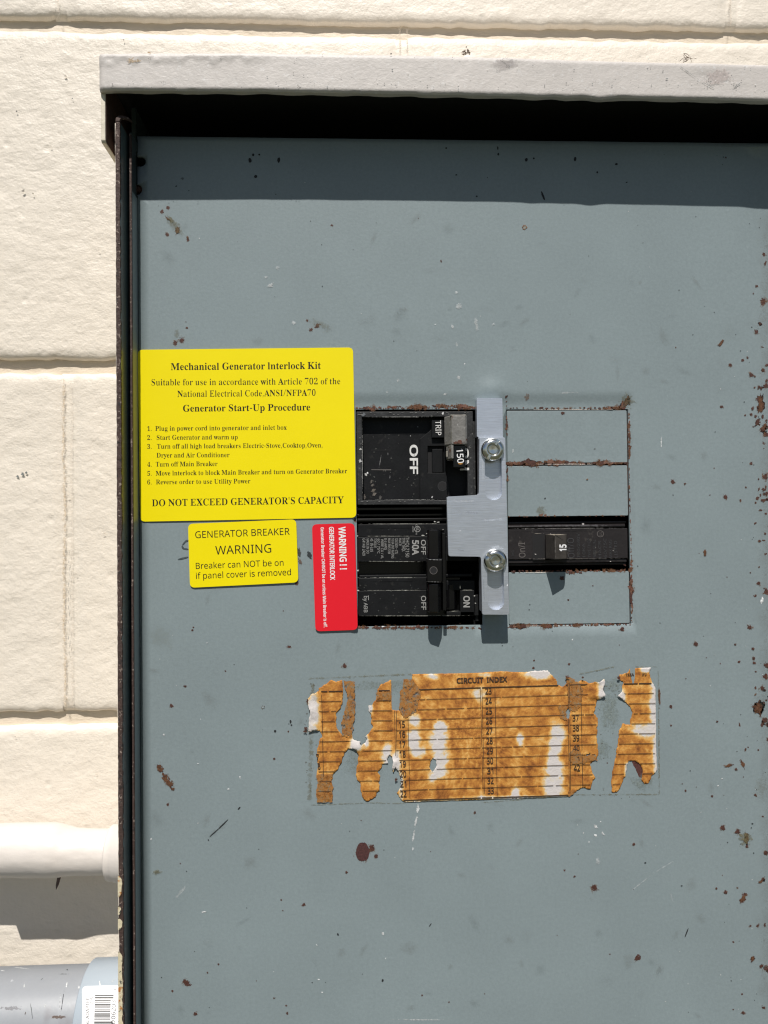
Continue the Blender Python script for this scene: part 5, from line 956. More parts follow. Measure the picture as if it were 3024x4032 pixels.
for s, bx, y0, y1, cap, b_ in (('50A', 625, 300, 440, 58, .03), ('THQL2150', 562, 272, 460, 33, .0), ('TYPE THQL', 529, 277, 408, 27, 0), ('HACR', 499, 283, 352, 24, 0), ('120/240V ~ CTL', 463, 280, 430, 25, 0),
                               ('10 KA INT RATING', 430, 283, 470, 24, 0), ('MAX RMS SYM', 397, 283, 428, 24, 0), ('8-3 AWG', 363, 283, 390, 24, 0), ('WIRE CU / AL', 332, 290, 475, 24, 0), ('60 / 75°C', 298, 287, 425, 24, 0),
                               ('TORQUE', 266, 283, 372, 24, 0), ('45  IN-LBS', 233, 283, 410, 24, 0), ('MADE IN DO', 197, 287, 425, 24, 0), ('G414@ 2A09', 159, 285, 445, 26, 0)):
    text(s, (cx4(bx), cy4(y0)), (cx4(bx), cy4(y1)), cap/2.37, 'grey_ink', tb, flat(-.85), bold=b_, name='lettering')
text('OFF', (cx4(707), cy4(297)), (cx4(707), cy4(436)), 42/2.37, 'grey_ink', tb, flat(-.85), bold=.012, name='lettering')
text('OFF', (cx4(707), cy4(820)), (cx4(709), cy4(952)), 44/2.37, 'grey_ink', tb, flat(-.85), bold=.012, name='lettering')
text('ON', (cx4(1103), cy4(820)), (cx4(1103), cy4(928)), 56/2.37, 'grey_ink', tb, flat(-.85), bold=.03, name='lettering')
text('by ABB', (cx4(172), cy4(822)), (cx4(172), cy4(975)), 35/2.37, 'grey_ink', tb, flat(-.85), bold=.004, name='lettering')
quad_px([(cx4(213), cy4(817)), (cx4(218), cy4(817)), (cx4(218), cy4(860)), (cx4(213), cy4(860))], flat(-.85), 'grey_ink', tb, 'overline')
ring_px((cx4(672), cy4(197)), 9.8, 12, flat(-2.05), 'grey_ink', tb, 'listing_mark'); text('UL', (cx4(662), cy4(180)), (cx4(662), cy4(214)), 9, 'grey_ink', tb, flat(-2.05), bold=.02, name='lettering')
text('LISTED', (cx4(624), cy4(170)), (cx4(624), cy4(225)), 6.5, 'grey_ink', tb, flat(-2.05), name='lettering'); text('c', (cx4(655), cy4(153)), (cx4(655), cy4(166)), 9, 'grey_ink', tb, flat(-2.05), name='lettering'); text('88', (cx4(657), cy4(228)), (cx4(657), cy4(250)), 5, 'grey_ink', tb, flat(-2.05), name='lettering')
tw = Wear()
for x0, y0, x1, y1 in ((1412, 2210, 1674, 2211), (1412, 2111, 1672, 2111), (1410, 2063, 1755, 2062), (1412, 2274, 1676, 2274), (1412, 2325, 1678, 2324), (1760, 2407, 1812, 2406), (1813, 2324, 1868, 2323), (1812, 2300, 1812, 2322), (1414, 2425, 1865, 2424)):
    tw.line(x0, y0, x1, y1, 2.0, (.26, .26, .23), .75, .7, jag=.5, d=-.9)  # pale lines along the pole edges
for x, y, r in ((1408, 2246, 6), (1680, 2101, 4), (1741, 2101, 3.5), (1665, 2108, 7), (1725, 2056, 8), (1712, 2054, 5), (1408, 2110, 5), (1597, 2325, 4), (1868, 2346, 4), (1872, 2375, 4), (1410, 2325, 6), (1745, 2085, 4), (1745, 2398, 4)):
    tw.add(x, y, r, r*.6, (.5, .5, .47), 0, .9, .8, d=-.9 if x < 1690 else 2)
for i in range(60): tw.add(random.uniform(1415, 1670), random.choice((random.uniform(2066, 2205), random.uniform(2280, 2420))), random.uniform(2, 4), None, (.08, .08, .075), 0, .5, .5, d=-.95)
tw.line(1683, 2203, 1742, 2205, 2, (.3, .3, .3), .8, .6, d=11); tw.line(1682, 2290, 1742, 2292, 2, (.18, .18, .18), .7, .6, d=11)
tw.build('dust_scratches_and_pale_edges', tb)

# ================================================================== SINGLE-POLE BREAKER
sb = thing('single_pole_breaker', 'old brown-black 15 amp breaker standing alone right of the aluminium interlock', 'circuit breaker', tuple(P(2240, 2140, -20)))
bx = [(2001, 2053, 2468, 2062, -3.2, -40), (2001, 2082, 2472, 2201, -1.2, -40), (2001, 2202, 2468, 2216, -1.9, -40), (2001, 2216, 2466, 2226, -3.6, -40)]
mesh('breaker_body', *pxboxes(bx), 'plastic_brown', sb, bevel=.35, bseg=3)
z1_ = P(2240, 2064, -1)[2]; z0_ = P(2240, 2081, -1)[2]; xa, xb = P(2001, 2070, -1)[0], P(2466, 2070, -1)[0]
V = []; ns = 9
for x in (xa, xb-.8, xb):
    for i in range(ns):
        a = math.pi*i/(ns-1); k = 1 if x < xb else .3; V.append((x, 3.4-k*2.9*math.sin(a), (z0_+z1_)/2+(z1_-z0_)/2*math.cos(a)))
Fc = [(r*ns+i, r*ns+i+1, (r+1)*ns+i+1, (r+1)*ns+i) for r in range(2) for i in range(ns-1)]
fixn(mesh('top_ridge', V, Fc, 'plastic_brown', sb, smooth=True))
mesh('handle_slot', *pxboxes([(2097, 2101, 2144, 2205, -1.1, -1.5)]), 'blackgap', sb)
hs = fixn(mesh('breaker_handle', *plan_prism([(2147, -1.5), (2149, 2.5), (2186, 10.6), (2228, 8.6), (2232, 7.6), (2232, -1.5)], 2104, 2203), 'toggle', sb, bevel=.35, bseg=3))
def hsurf(x, y):      # the sloping front facet of the handle
    xa_, xb_ = P(2186, 2150, 10.6)[0], P(2228, 2150, 8.6)[0]
    x = np.asarray(x, float); d0 = np.full_like(x, 9.6)
    for _ in range(4):
        q = P(x, y, d0); d0 = 10.6+(8.6-10.6)*(q[:, 0]-xa_)/(xb_-xa_)+.12
    return P(x, y, d0)
text('15', (2229, 2171), (2229, 2143), 25, 'white', hs, hsurf, bold=.045, name='lettering')
FB = flat(-1.05)
text('On/I', (2069, 2195), (2066, 2136), 25, 'faint_ink2', sb, FB, name='lettering', bold=.01)
text('Off/O', (2262, 2197), (2259, 2118), 25, 'faint_ink', sb, FB, name='lettering')
text('SWD', (2024, 2190), (2024, 2168), 9, 'faint_ink', sb, FB, name='lettering')
ring_px((2364, 2102), 11, 13.5, FB, 'faint_ink2', sb, 'listing_mark'); text('UL', (2370, 2110), (2370, 2094), 10, 'faint_ink2', sb, FB, name='lettering')
for i, (s, yb) in enumerate((('120/240V', 2100), ('10KA', 2140), ('TYPE THQP', 2120), ('WIRE CU/AL', 2125), ('HACR', 2130), ('60/75C', 2120), ('MAX RMS', 2125), ('LISTED', 2130))):
    x = 2284+i*21; text(s, (x, 2196), (x-2, yb), 11, 'faint_ink', sb, FB, name='lettering')
sw = Wear()
sw.line(2002, 2200, 2468, 2200, 2, (.12, .11, .10), .7, .6, d=-1.1); sw.line(2002, 2082, 2468, 2079, 2, (.2, .19, .18), .7, .6, d=-.4); sw.line(2002, 2071, 2460, 2069, 5, (.12, .115, .12), .6, .2, d=-.3)  # pale edge lines and a painted highlight on the top ridge
sw.line(2099, 2101, 2140, 2101, 2, (.2, .18, .15), .7, .6, d=-1); sw.line(2150, 2105, 2230, 2105, 2.6, (.34, .30, .24), .9, .7, d=10.7); sw.line(2186, 2108, 2186, 2200, 1.8, (.14, .13, .12), .7, .6, d=10.75)  # painted highlights on the handle's top edge and ridge
for x, y, r in ((2295, 2063, 7), (2415, 2168, 4), (2345, 2155, 2.5), (2070, 2083, 3), (2108, 2182, 4), (2404, 2211, 4), (2168, 2102, 3), (2460, 2225, 7)):
    sw.add(x, y, r, r*.6, (.55, .52, .5) if x < 2460 else RU, 20, .9, .8, d=-1)
sw.build('dust_scratches_and_pale_edges', sb)

# ================================================================== INTERLOCK
il = thing('generator_interlock', 'brushed aluminium sliding interlock plate bolted between the two rows of breakers', 'interlock plate', tuple(P(1935, 2000, 1)))
bp_ = rnd(pxpoly([(1877, 1568), (1978, 1568), (1992, 2408), (1894, 2408), (1884, 1722), (1878, 1718)], 5.2), [.5, .5, .5, .5, .05, .05])
V, Fc = slab(bp_, [], 5.2, 4.9); mesh('back_plate', V, Fc, 'alu', il, bevel=.5, angle=40)
DF = 8.6
sp = [(1888, 1723), (1989, 1722), (2005, 2420), (1899, 2420), (1894, 2192), (1766, 2190), (1759, 1956), (1886, 1949)]
rr = [.7, .7, .9, .9, 1.2, .9, .8, 1.5]
def slot(x0, x1, y0, y1, x2, x3):
    pts = []
    for i in range(13): a = math.pi+math.pi*i/12; r = (x1-x0)/2; pts.append(((x0+x1)/2+r*math.cos(a), y0+r+r*math.sin(a)))
    for i in range(13): a = math.pi*i/12; r = (x3-x2)/2; pts.append(((x2+x3)/2+r*math.cos(a), y1-r+r*math.sin(a)))
    return pxpoly(pts, DF)
s1 = slot(1908, 1974, 1745, 1969, 1911, 1977); s2 = slot(1918, 1983, 2180, 2402, 1920, 1985)
spp = rnd(pxpoly(sp, DF), rr)
V, Fc = slab(spp, [s1, s2], DF, 3.2); mesh('slide_plate', V, Fc, 'alu', il, bevel=.6, angle=40, bseg=3)
def bolt(cx_, cy_, ang):
    c = P(cx_, cy_, DF+1.5); prof = [(5.35, 0), (5.4, .7), (5.15, 1.5), (4.55, 2.2), (3.9, 2.65), (3.3, 2.8), (2.95, 2.75), (2.7, 2.35), (2.5, 1.7), (2.25, 1.0), (2.0, .9), (1.85, 1.35), (1.2, 1.3), (0.02, 1.2)]
    ns = 96; V = []; ca, sa = math.cos(math.radians(ang)), math.sin(math.radians(ang))
    for r, h in prof:
        for i in range(ns):
            a = 2*math.pi*i/ns; x, z = r*math.cos(a), r*math.sin(a); perp = abs(-x*sa+z*ca)
            hh = h
            if perp < .62 and r > 2.3 and r < 5.3: hh = min(h, 1.55)
            V.append((c[0]+x, -(DF+.05+hh), c[2]+z))
    Fc = [(k*ns+i, k*ns+(i+1) % ns, (k+1)*ns+(i+1) % ns, (k+1)*ns+i) for k in range(len(prof)-1) for i in range(ns)]
    b = fixn(mesh('bolt', V, Fc, 'zinc', il, smooth=True))
    md = b.modifiers.new('es', 'EDGE_SPLIT'); md.split_angle = math.radians(38)
    V = []; 
    for r, d in ((5.2, DF), (5.2, DF+.12), (0, DF+.12)):
        for i in range(40): a = 2*math.pi*i/40; V.append((c[0]+r*math.cos(a), -d, c[2]+r*math.sin(a)))
    # shank down through the slot
    V = []
    for d in (DF+.5, 5.1):
        for i in range(32): a = 2*math.pi*i/32; V.append((c[0]+3.1*math.cos(a), -d, c[2]+3.1*math.sin(a)))
    fixn(mesh('bolt_shank', V, [(i, (i+1) % 32, 32+(i+1) % 32, 32+i) for i in range(32)], 'zinc', b, smooth=True))
bolt(1941, 1770, 60); bolt(1951, 2207, 142)
iw = Wear()
for x0, y0, x1, y1, wd, c, op in ((1900, 1735, 1903, 1930, 3, (.75, .77, .8), .25), (1780, 1975, 1875, 1972, 4, (.75, .77, .8), .25), (1790, 2160, 1840, 2172, 3, (.25, .27, .3), .3), (1995, 2310, 2000, 2300, 2, (.85, .86, .9), .9), (1810, 2090, 1816, 2090, 3, (.85, .86, .9), .9), (1787, 1968, 1790, 1969, 3, (.9, .9, .9), .9), (1902, 2250, 1908, 2390, 4, (.25, .27, .3), .25), (1880, 2050, 1990, 2046, 8, (.62, .66, .72), .25), (1800, 2020, 1900, 2016, 9, (.34, .37, .42), .2), (1930, 2150, 1990, 2160, 12, (.68, .72, .78), .25)):
    iw.line(x0, y0, x1, y1, wd, c, op, .5, d=DF)  # scratches plus painted glints and sheen streaks
iw.build('scratches_and_painted_glints', il)

# ================================================================== LABELS
def sticker(name, corners, m, label, r=2.4, d=0.35, th=.22, curl=None):
    P0 = pxpoly(corners, d+th); c = np.mean(P0, 0)
    o_ = rnd(P0, r, 6)
    xs_ = [p[0] for p in o_]; zs_ = [p[1] for p in o_]
    I = np.array([(x, z) for x in np.arange(min(xs_), max(xs_), 4) for z in np.arange(min(zs_), max(zs_), 4)])
    V, Fc = slab(o_, [], d+th, th, I)
    t = thing(name, label, 'label', (c[0], -d, c[1]))
    s = mesh('vinyl_sheet', V, Fc, m, t, smooth=False); return t, flat(d+th+.05)
T1, S1 = sticker('instruction_label', [(542, 1377), (1390, 1368), (1403, 2038), (552, 2054)], 'yellow', 'large yellow label of generator start-up steps at the cover left edge')
c2 = lambda x, y: (520+x/1.8033, 1340+y/1.8033)
def yl(s, x0, y0, x1, y1, cap, bold=0): text(s, c2(x0, y0), c2(x1, y1), cap/1.8033, 'ink', T1, S1, bold=bold, serif=True)
yl('Mechanical Generator lnterlock Kit', 275, 211, 1340, 202, 49, -.003)
yl('Suitable for use in accordance with Article 702 of the', 138, 320, 1478, 311, 44, -.013)
yl('National Electrical Code,ANSI/NFPA70', 322, 402, 1303, 393, 44, -.013)
yl('Generator Start-Up Procedure', 362, 506, 1265, 497, 47, -.003)
for n_, s, x0, y0, x1, y1 in (('1.', 'Plug in power cord into generator and inlet box', 165, 642, 1098, 634), ('2.', 'Start Generator and warm up', 175, 706, 750, 702), ('3.', 'Turn off all high load breakers Electric-Stove,Cooktop,Oven,', 177, 769, 1352, 760),
                              (None, 'Dryer and Air Conditioner', 174, 832, 692, 829), ('4.', 'Turn off Main Breaker', 168, 896, 607, 892), ('5.', 'Move lnterlock to block Main Breaker and turn on Generator Breaker', 168, 960, 1527, 943), ('6.', 'Reverse order to use Utility Power', 170, 1022, 840, 1015)):
    yl(s, x0, y0, x1, y1, 33, -.009)
    if n_: yl(n_, 108, y0+1, 138, y0+1, 32, -.009)
yl("DO NOT EXCEED GENERATOR'S CAPACITY", 142, 1178, 1503, 1156, 48, -.006)
T2, S2 = sticker('warning_label', [(740.1, 2062.4), (1166, 2044.5), (1175, 2293), (748, 2314.4)], 'yellow', 'small yellow generator breaker warning label below the large yellow label', d=.5)
c3 = lambda x, y: (700+x/2.2419, 2020+y/2.2419)
def wl(s, x0, y0, x1, y1, cap, bold=.0): text(s, c3(x0, y0), c3(x1, y1), cap/2.2419, 'ink', T2, S2, bold=bold)
wl('GENERATOR BREAKER', 155, 222, 988, 191, 60); wl('WARNING', 333, 367, 826, 348, 75); wl('Breaker can NOT be on', 160, 494, 934, 464, 54); wl('if panel cover is removed', 162, 582, 1000, 548, 54)
T3, S3 = sticker('warning_label', [(1228.5, 2064.6), (1396, 2060), (1408.5, 2480), (1242, 2486)], 'red', 'upright red interlock warning label left of the two-pole breaker', d=.5)
def rl(s, x0, y0, x1, y1, cap, bold): text(s, c3(x0, y0), c3(x1, y1), cap/2.2419, 'white', T3, S3, bold=bold*1.1)
rl('WARNING ! !', 1420, 122, 1434, 500, 58, .024); rl('GENERATOR INTERLOCK', 1336, 123, 1347, 592, 40, .022); rl('Generator Breaker CANNOT be on unless Main Breaker is off.', 1262, 126, 1290, 1010, 27, .020)

# ================================================================== CIRCUIT INDEX (torn paper)
A_ = lambda p: (1180+p[0]/2.3042, 2580+p[1]/2.3042)
B_ = lambda p: (1880+p[0]/2.1829, 2580+p[1]/2.1829)
topA = [(75, 395), (120, 350), (180, 325), (175, 300), (215, 270), (290, 225), (330, 240), (385, 225), (392, 330), (385, 440), (370, 480), (335, 520), (330, 600), (335, 660), (355, 690), (380, 720), (440, 730), (475, 705), (480, 760), (545, 785), (555, 820),
        (600, 790), (615, 765), (595, 740), (640, 690), (665, 650), (645, 600), (655, 540), (625, 500), (625, 460), (660, 455), (690, 400), (715, 290), (740, 260), (830, 225), (835, 495), (900, 500), (940, 560), (985, 550), (1050, 515), (1085, 400), (1095, 330), (1020, 285), (1020, 172)]
topB = [(0, 152), (200, 138), (420, 148), (470, 135), (600, 132), (640, 175), (675, 205), (690, 260), (740, 270), (765, 235), (765, 190), (800, 195), (830, 225), (870, 230), (905, 210), (960, 240), (1040, 235), (1085, 205), (1100, 250), (1080, 300), (1100, 340), (1060, 375), (1030, 385), (1020, 430), (1000, 500),
        (1040, 545), (1030, 620), (1025, 720), (1035, 800), (1040, 855), (1000, 910), (970, 925), (980, 990), (1010, 1050), (985, 1100), (975, 1150), (900, 1140), (860, 1160), (795, 1205), (785, 1215), (400, 1230), (0, 1243)]
botA = [(950, 1335), (925, 1310), (905, 1290), (880, 1250), (900, 1215), (925, 1190), (920, 1130), (900, 1060), (870, 1010), (850, 1065), (835, 1030), (850, 975), (835, 920), (820, 905), (800, 935), (795, 985), (750, 990), (740, 1020), (705, 1060), (730, 1100), (720, 1160), (725, 1230), (695, 1250), (690, 1290),
        (610, 1330), (565, 1290), (550, 1200), (550, 1160), (520, 1130), (508, 1090), (515, 1020), (530, 960), (530, 900), (515, 860), (470, 850), (440, 845), (410, 880), (375, 980), (345, 1040), (300, 1080), (290, 1150), (300, 1200), (295, 1310), (240, 1325), (160, 1330), (150, 1260), (165, 1160), (150, 1100), (170, 1000), (150, 900), (180, 760), (210, 745), (205, 715), (180, 680), (80, 695), (80, 600), (85, 560), (90, 500), (75, 450)]
main = [A_(p) for p in topA]+[B_(p) for p in topB]+[A_(p) for p in botA]
right = [B_(p) for p in [(1310, 115), (1490, 105), (1480, 150), (1500, 230), (1530, 280), (1535, 600), (1535, 780), (1545, 980), (1500, 1040), (1470, 1095), (1430, 1105), (1410, 1065), (1420, 980), (1390, 930), (1350, 905), (1300, 905), (1290, 950), (1270, 1030), (1240, 1110), (1200, 1180), (1155, 1175), (1155, 1110), (1150, 1060), (1170, 960), (1190, 860), (1205, 740), (1215, 650), (1250, 590), (1320, 600), (1310, 560), (1335, 500), (1310, 440), (1240, 370), (1205, 350), (1240, 310), (1255, 230), (1215, 210), (1220, 170), (1290, 150)]]
holes = [[A_(p) for p in [(1205, 935), (1238, 955), (1240, 1010), (1205, 1070), (1180, 1010), (1188, 960)]], [B_(p) for p in [(762, 540), (758, 490), (785, 450), (805, 440), (800, 500), (785, 545)]], [B_(p) for p in [(915, 880), (940, 850), (975, 845), (965, 875), (940, 895)]], [A_(p) for p in [(880, 1150), (885, 1120), (870, 1120)]][:0] or [B_(p) for p in [(820, 350), (860, 345), (865, 360), (825, 362)]]]
residue = [[A_(p) for p in [(400, 240), (495, 245), (500, 400), (495, 560), (480, 680), (470, 740), (378, 722), (385, 600), (405, 500), (435, 420), (422, 330), (405, 285)]],
           [A_(p) for p in [(945, 225), (1022, 230), (1098, 330), (1085, 400), (1052, 512), (985, 555), (940, 560), (905, 470), (915, 330), (940, 310)]],
           [A_(p) for p in [(155, 1085), (290, 1080), (290, 1150), (300, 1200), (296, 1330), (160, 1332), (150, 1260), (165, 1170)]],
           [B_(p) for p in [(765, 185), (800, 195), (870, 235), (905, 300), (895, 420), (840, 480), (790, 470), (780, 350)]],
           [B_(p) for p in [(690, 440), (760, 430), (770, 560), (720, 540)]], [B_(p) for p in [(790, 850), (850, 780), (900, 870), (1010, 850), (1030, 900), (900, 925), (800, 940)]], [B_(p) for p in [(785, 1215), (790, 1160), (860, 1155), (830, 1190)]],
           [A_(p) for p in [(690, 340), (830, 320), (828, 410), (700, 400)]]]
def jag(poly, step=5.0, amp=2.2, seed=1, skip=None):
    out = []; n_ = len(poly)
    for i in range(n_):
        a = np.array(poly[i]); b = np.array(poly[(i+1) % n_]); L_ = np.linalg.norm(b-a); k = max(1, int(L_/step)); nr = np.array([-(b-a)[1], (b-a)[0]])/max(L_, 1e-6)
        straight = L_ > 80
        for j in range(k):
            p = a+(b-a)*j/k; am = amp*(.25 if straight else 1)
            off = ((float(vnoise(p[0], p[1], 9, seed))-.5)*2.2+(float(vnoise(p[0], p[1], 3.7, seed+1))-.5)*1.5)*am
            out.append(tuple(p+nr*off))
    return out
WHT = [('A', 110, 540, 62, 170, 1.3), ('A', 1045, 600, 45, 60, 1.0), ('A', 1040, 760, 52, 110, 1.3), ('A', 1075, 880, 60, 45, 1.1), ('A', 1275, 660, 55, 60, 1.1), ('A', 1260, 800, 75, 120, 1.3), ('A', 1270, 1000, 70, 120, 1.2), ('A', 1210, 1110, 40, 40, 1.0), ('A', 520, 810, 60, 50, 1.2), ('A', 795, 900, 45, 95, 1.1), ('A', 865, 990, 50, 110, 1.2), ('A', 920, 1180, 20, 120, .8),
       ('B', 690, 660, 55, 70, 1.1), ('B', 675, 780, 50, 80, 1.1), ('B', 655, 870, 42, 60, 1.1), ('B', 665, 980, 70, 90, 1.3), ('B', 650, 1120, 75, 110, 1.3), ('B', 370, 730, 28, 60, .9), ('B', 530, 155, 110, 48, 1.2), ('B', 325, 1200, 30, 60, 1.0), ('B', 60, 170, 60, 18, .8), ('A', 1200, 190, 60, 30, .8),
       ('B', 1525, 450, 38, 230, 1.2), ('B', 1540, 850, 28, 220, 1.0), ('B', 1470, 640, 110, 55, 1.2), ('B', 1465, 118, 60, 25, 1.1), ('B', 1075, 290, 42, 110, 1.3), ('B', 1225, 360, 45, 60, 1.1), ('B', 1290, 990, 22, 80, .9), ('B', 400, 1225, 500, 16, .8), ('A', 1300, 1330, 420, 16, .8), ('A', 640, 480, 25, 40, 1.0), ('A', 600, 780, 25, 60, 1.1), ('A', 1630, 350, 50, 60, .7)]
def whiteness(px, py):
    w_ = np.zeros(len(px))
    wob = (fbm(px, py, 13, 77)-.5)*.75
    for k, cx_, cy_, rx, ry, st in WHT:
        s_ = 2.3042 if k == 'A' else 2.1829; ox = 1180 if k == 'A' else 1880
        u = (px-(ox+cx_/s_))/(rx/s_); v = (py-(2580+cy_/s_))/(ry/s_); r = np.sqrt(u*u+v*v)+wob
        w_ = np.maximum(w_, min(st, 1.05)*sstep(1.7, .45, r))
    return np.clip(w_, 0, 1)
card = thing('circuit_index_card', 'torn rust-stained paper circuit index stuck to the cover', 'index card', tuple(P(1860, 2900, 0)))
def pdep(x, y):
    q = P(x, y, 0); return dfun(q[:, 0], q[:, 2])
def paper(poly, hl, name, seed, base=.22, m='paper', step=7):
    o_ = jag(poly, 5, 2.3, seed); hs_ = [jag(h, 4, 2.0, seed+5) for h in hl]
    xs_ = [p[0] for p in o_]; ys_ = [p[1] for p in o_]
    I = np.array([(x+random.uniform(-1.5, 1.5), y+random.uniform(-1.5, 1.5)) for x in np.arange(min(xs_), max(xs_), step) for y in np.arange(min(ys_), max(ys_), step)])
    V2, T = triangulate(o_, hs_, I); px, py = V2[:, 0], V2[:, 1]
    wv = whiteness(px, py)
    rough = sstep(1265, 1240, px)*sstep(2900, 2870, py)+sstep(2300, 2330, px)*sstep(2420, 2400, px)*sstep(2760, 2740, py)+sstep(2425, 2440, px)*sstep(2470, 2440, px)*sstep(2780, 2750, py)*sstep(2700, 2730, py)+np.exp(-((px-1405)/25)**2-((py-2940)/25)**2)+np.exp(-((px-1550)/22)**2-((py-3010)/30)**2)
    lift = base+.18*fbm(px, py, 60, seed+8)+np.clip(rough, 0, 1)*(.5+1.3*fbm(px, py, 16, seed+3))*.8
    q = P(px, py, pdep(px, py)+lift)
    T = T[:, ::-1]
    o = mesh(name, q, T.tolist(), m, card, smooth=True, attrs={'white': ('FLOAT', wv)})
    n = bpy.data.objects.get(o.name); sol = n.modifiers.new('thickness', 'SOLIDIFY'); sol.thickness = .00012; sol.offset = -1
    return o
paper(main, holes, 'paper_piece', 3)
paper(right, [], 'paper_piece', 31)
for poly in residue:
    a = np.array(poly); c_ = a.mean(0); o_ = jag([tuple(c_+(p-c_)*1.04) for p in a], 5, 3.2, 7)
    V2, T = triangulate(o_, [], np.array([(x, y) for x in np.arange(a[:, 0].min(), a[:, 0].max(), 8) for y in np.arange(a[:, 1].min(), a[:, 1].max(), 8)]))
    px, py = V2[:, 0], V2[:, 1]; q = P(px, py, pdep(px, py)+.58); mesh('glue_residue', q, T[:, ::-1].tolist(), 'residue', card, smooth=True)
rw = Wear()
for poly in []:
    a = np.array(poly); x0, y0 = a.min(0); x1, y1 = a.max(0); ar = (x1-x0)*(y1-y0); n_ = int(ar/220)+3; k = 0
    for _ in range(n_*6):
        if k >= n_: break
        p = np.array([[random.uniform(x0, x1), random.uniform(y0, y1)]])
        if not inside(p, poly)[0]: continue
        k += 1
        rw.add(p[0, 0], p[0, 1], random.uniform(9, 20), random.uniform(8, 18), random.choice(((.23, .12, .045), (.17, .10, .05), (.30, .17, .06), (.20, .16, .09), (.13, .08, .04))), random.uniform(0, 180), .95, .8, d=.62)
for x, y, rx, ry in ((2508, 3008, 15, 22), (2518, 3032, 14, 26), (2521, 3050, 9, 14), (2500, 2998, 13, 9)): rw.add(x, y, rx, ry, (.075, .025, .02), -20, 1, 1, d=.1, jag=.1, fill=2.0)
for x, y, r in ((1214, 2760, 9), (1200, 2880, 8), (1203, 2868, 7), (1560, 3070, 6), (2437, 2668, 7), (2236, 2665, 8), (2295, 2668, 5)): rw.rust(x, y, r, d=.7)
rw.build('rusted_glue_residue', card)
# ruled lines and numbers, only where paper is left
def onpaper(x, y):
    p = np.array([[x, y]]); r = inside(p, main)[0] or inside(p, right)[0]
    for h in holes: r = r and not inside(p, h)[0]
    return bool(r)
CS = lambda x, y: P(x, y, np.asarray(pdep(np.asarray(x, float), np.asarray(y, float)))+.62)
rough_x = lambda x, y: False
LV, LF = [], []
def rule(x0, y0, x1, y1, wd):
    L_ = math.hypot(x1-x0, y1-y0); n_ = int(L_/5)+1; dx, dy = (x1-x0)/L_, (y1-y0)/L_; nx_, ny_ = -dy*wd/2, dx*wd/2
    for i in range(n_):
        a, b = i/n_, (i+1)/n_; mx_, my_ = x0+(x1-x0)*(a+b)/2, y0+(y1-y0)*(a+b)/2
        if not (onpaper(mx_+4, my_+2) and onpaper(mx_-4, my_-2) and onpaper(mx_, my_+5)): continue
        if vnoise(mx_, my_, 11, 17) > .90: continue
        for (t, sg) in ((a, 1), (b, 1), (b, -1), (a, -1)):
            x, y = x0+(x1-x0)*t, y0+(y1-y0)*t; j = (float(vnoise(x, y, 8, 3))-.5)*.8
            LV.append((x+nx_*sg, y+ny_*sg+j))
        LF.append(tuple(range(len(LV)-4, len(LV))))
def rowy(k, x): return 2711.5+39.45*k-.0310*(x-1770)+(4 if x > 2450 else 0)-.0*(x > 0)
def rowyl(k, x): return rowy(k, x) if x > 1560 else 2711.5+39.45*k-.0310*(1560-1770)-.016*(x-1560)
for k in range(12):
    wd = 3.8 if k in (0, 11) else 2.2
    segs = [(1230, 1545), (1560, 1893), (1898, 2238), (2245, 2600)]
    for a, b in segs: rule(a, rowyl(k, a), b, rowyl(k, b), wd)
for xt, yt, xb, yb, wd in ((1266.5, 2735, 1273.5, 3060, 1.9), (1551.5, 2700, 1557.5, 2995, 1.9), (1558.5, 2700, 1563.5, 2995, 1.9), (1606, 2800, 1614, 3142, 1.9), (1891.5, 2710, 1902.5, 3125, 1.9), (1897.5, 2710, 1907.5, 3125, 1.9), (1948.5, 2705, 1958, 3133, 1.9), (2236.5, 2700, 2242, 3115, 1.9), (2242.5, 2690, 2247, 3110, 1.9), (2287, 2695, 2295, 3100, 1.9)):
    rule(xt, yt, xb, yb, wd)
LVn = np.array(LV)
mesh('ruled_lines', CS(LVn[:, 0], LVn[:, 1]), LF, 'inkbrown', card)
def num(s, x, y, wd=24, cap=24):
    ok = onpaper(x, y) and onpaper(x+6, y)
    if not ok: return
    text(s, (x-wd/2, y+cap/2+.3), (x+wd/2, y+cap/2-.5), cap, 'inkbrown', card, CS, name='printed_number', bold=.016)
for i, n_ in enumerate(range(15, 23)): num(str(n_), 1582.8+i*.9, 2852+i*39.2)
for i, n_ in enumerate(range(23, 34)): num(str(n_), 1923.5+i*.9, 2721+i*39.25, 25)
for i, n_ in enumerate(range(37, 43)):
    if n_ != 41: num(str(n_), 2267+i*1.0, 2827+i*39.4, 25)
for i, n_ in enumerate((1, 2, 3, 4)): num(str(n_), 1247+i*.8, 2748+i*38.5, 10)
num('7', 1251, 2981, 11); num('8', 1257, 3017, 10); num('1', 2278, 2988, 8, 16)
text('CIRCUIT', (1798, 2690), (1904, 2687), 19.5, 'inkbrown', card, CS, bold=.03, name='printed_line'); text('INDEX', (1916.5, 2686.5), (1997.7, 2684), 19.5, 'inkbrown', card, CS, bold=.03, name='printed_line')
text('788A', (2463, 2663), (2497, 2662), 12, 'inkbrown', card, CS, bold=.02, name='printed_line'); text('IP3', (2527, 2661), (2546, 2661), 12, 'inkbrown', card, CS, bold=.02, name='printed_line')

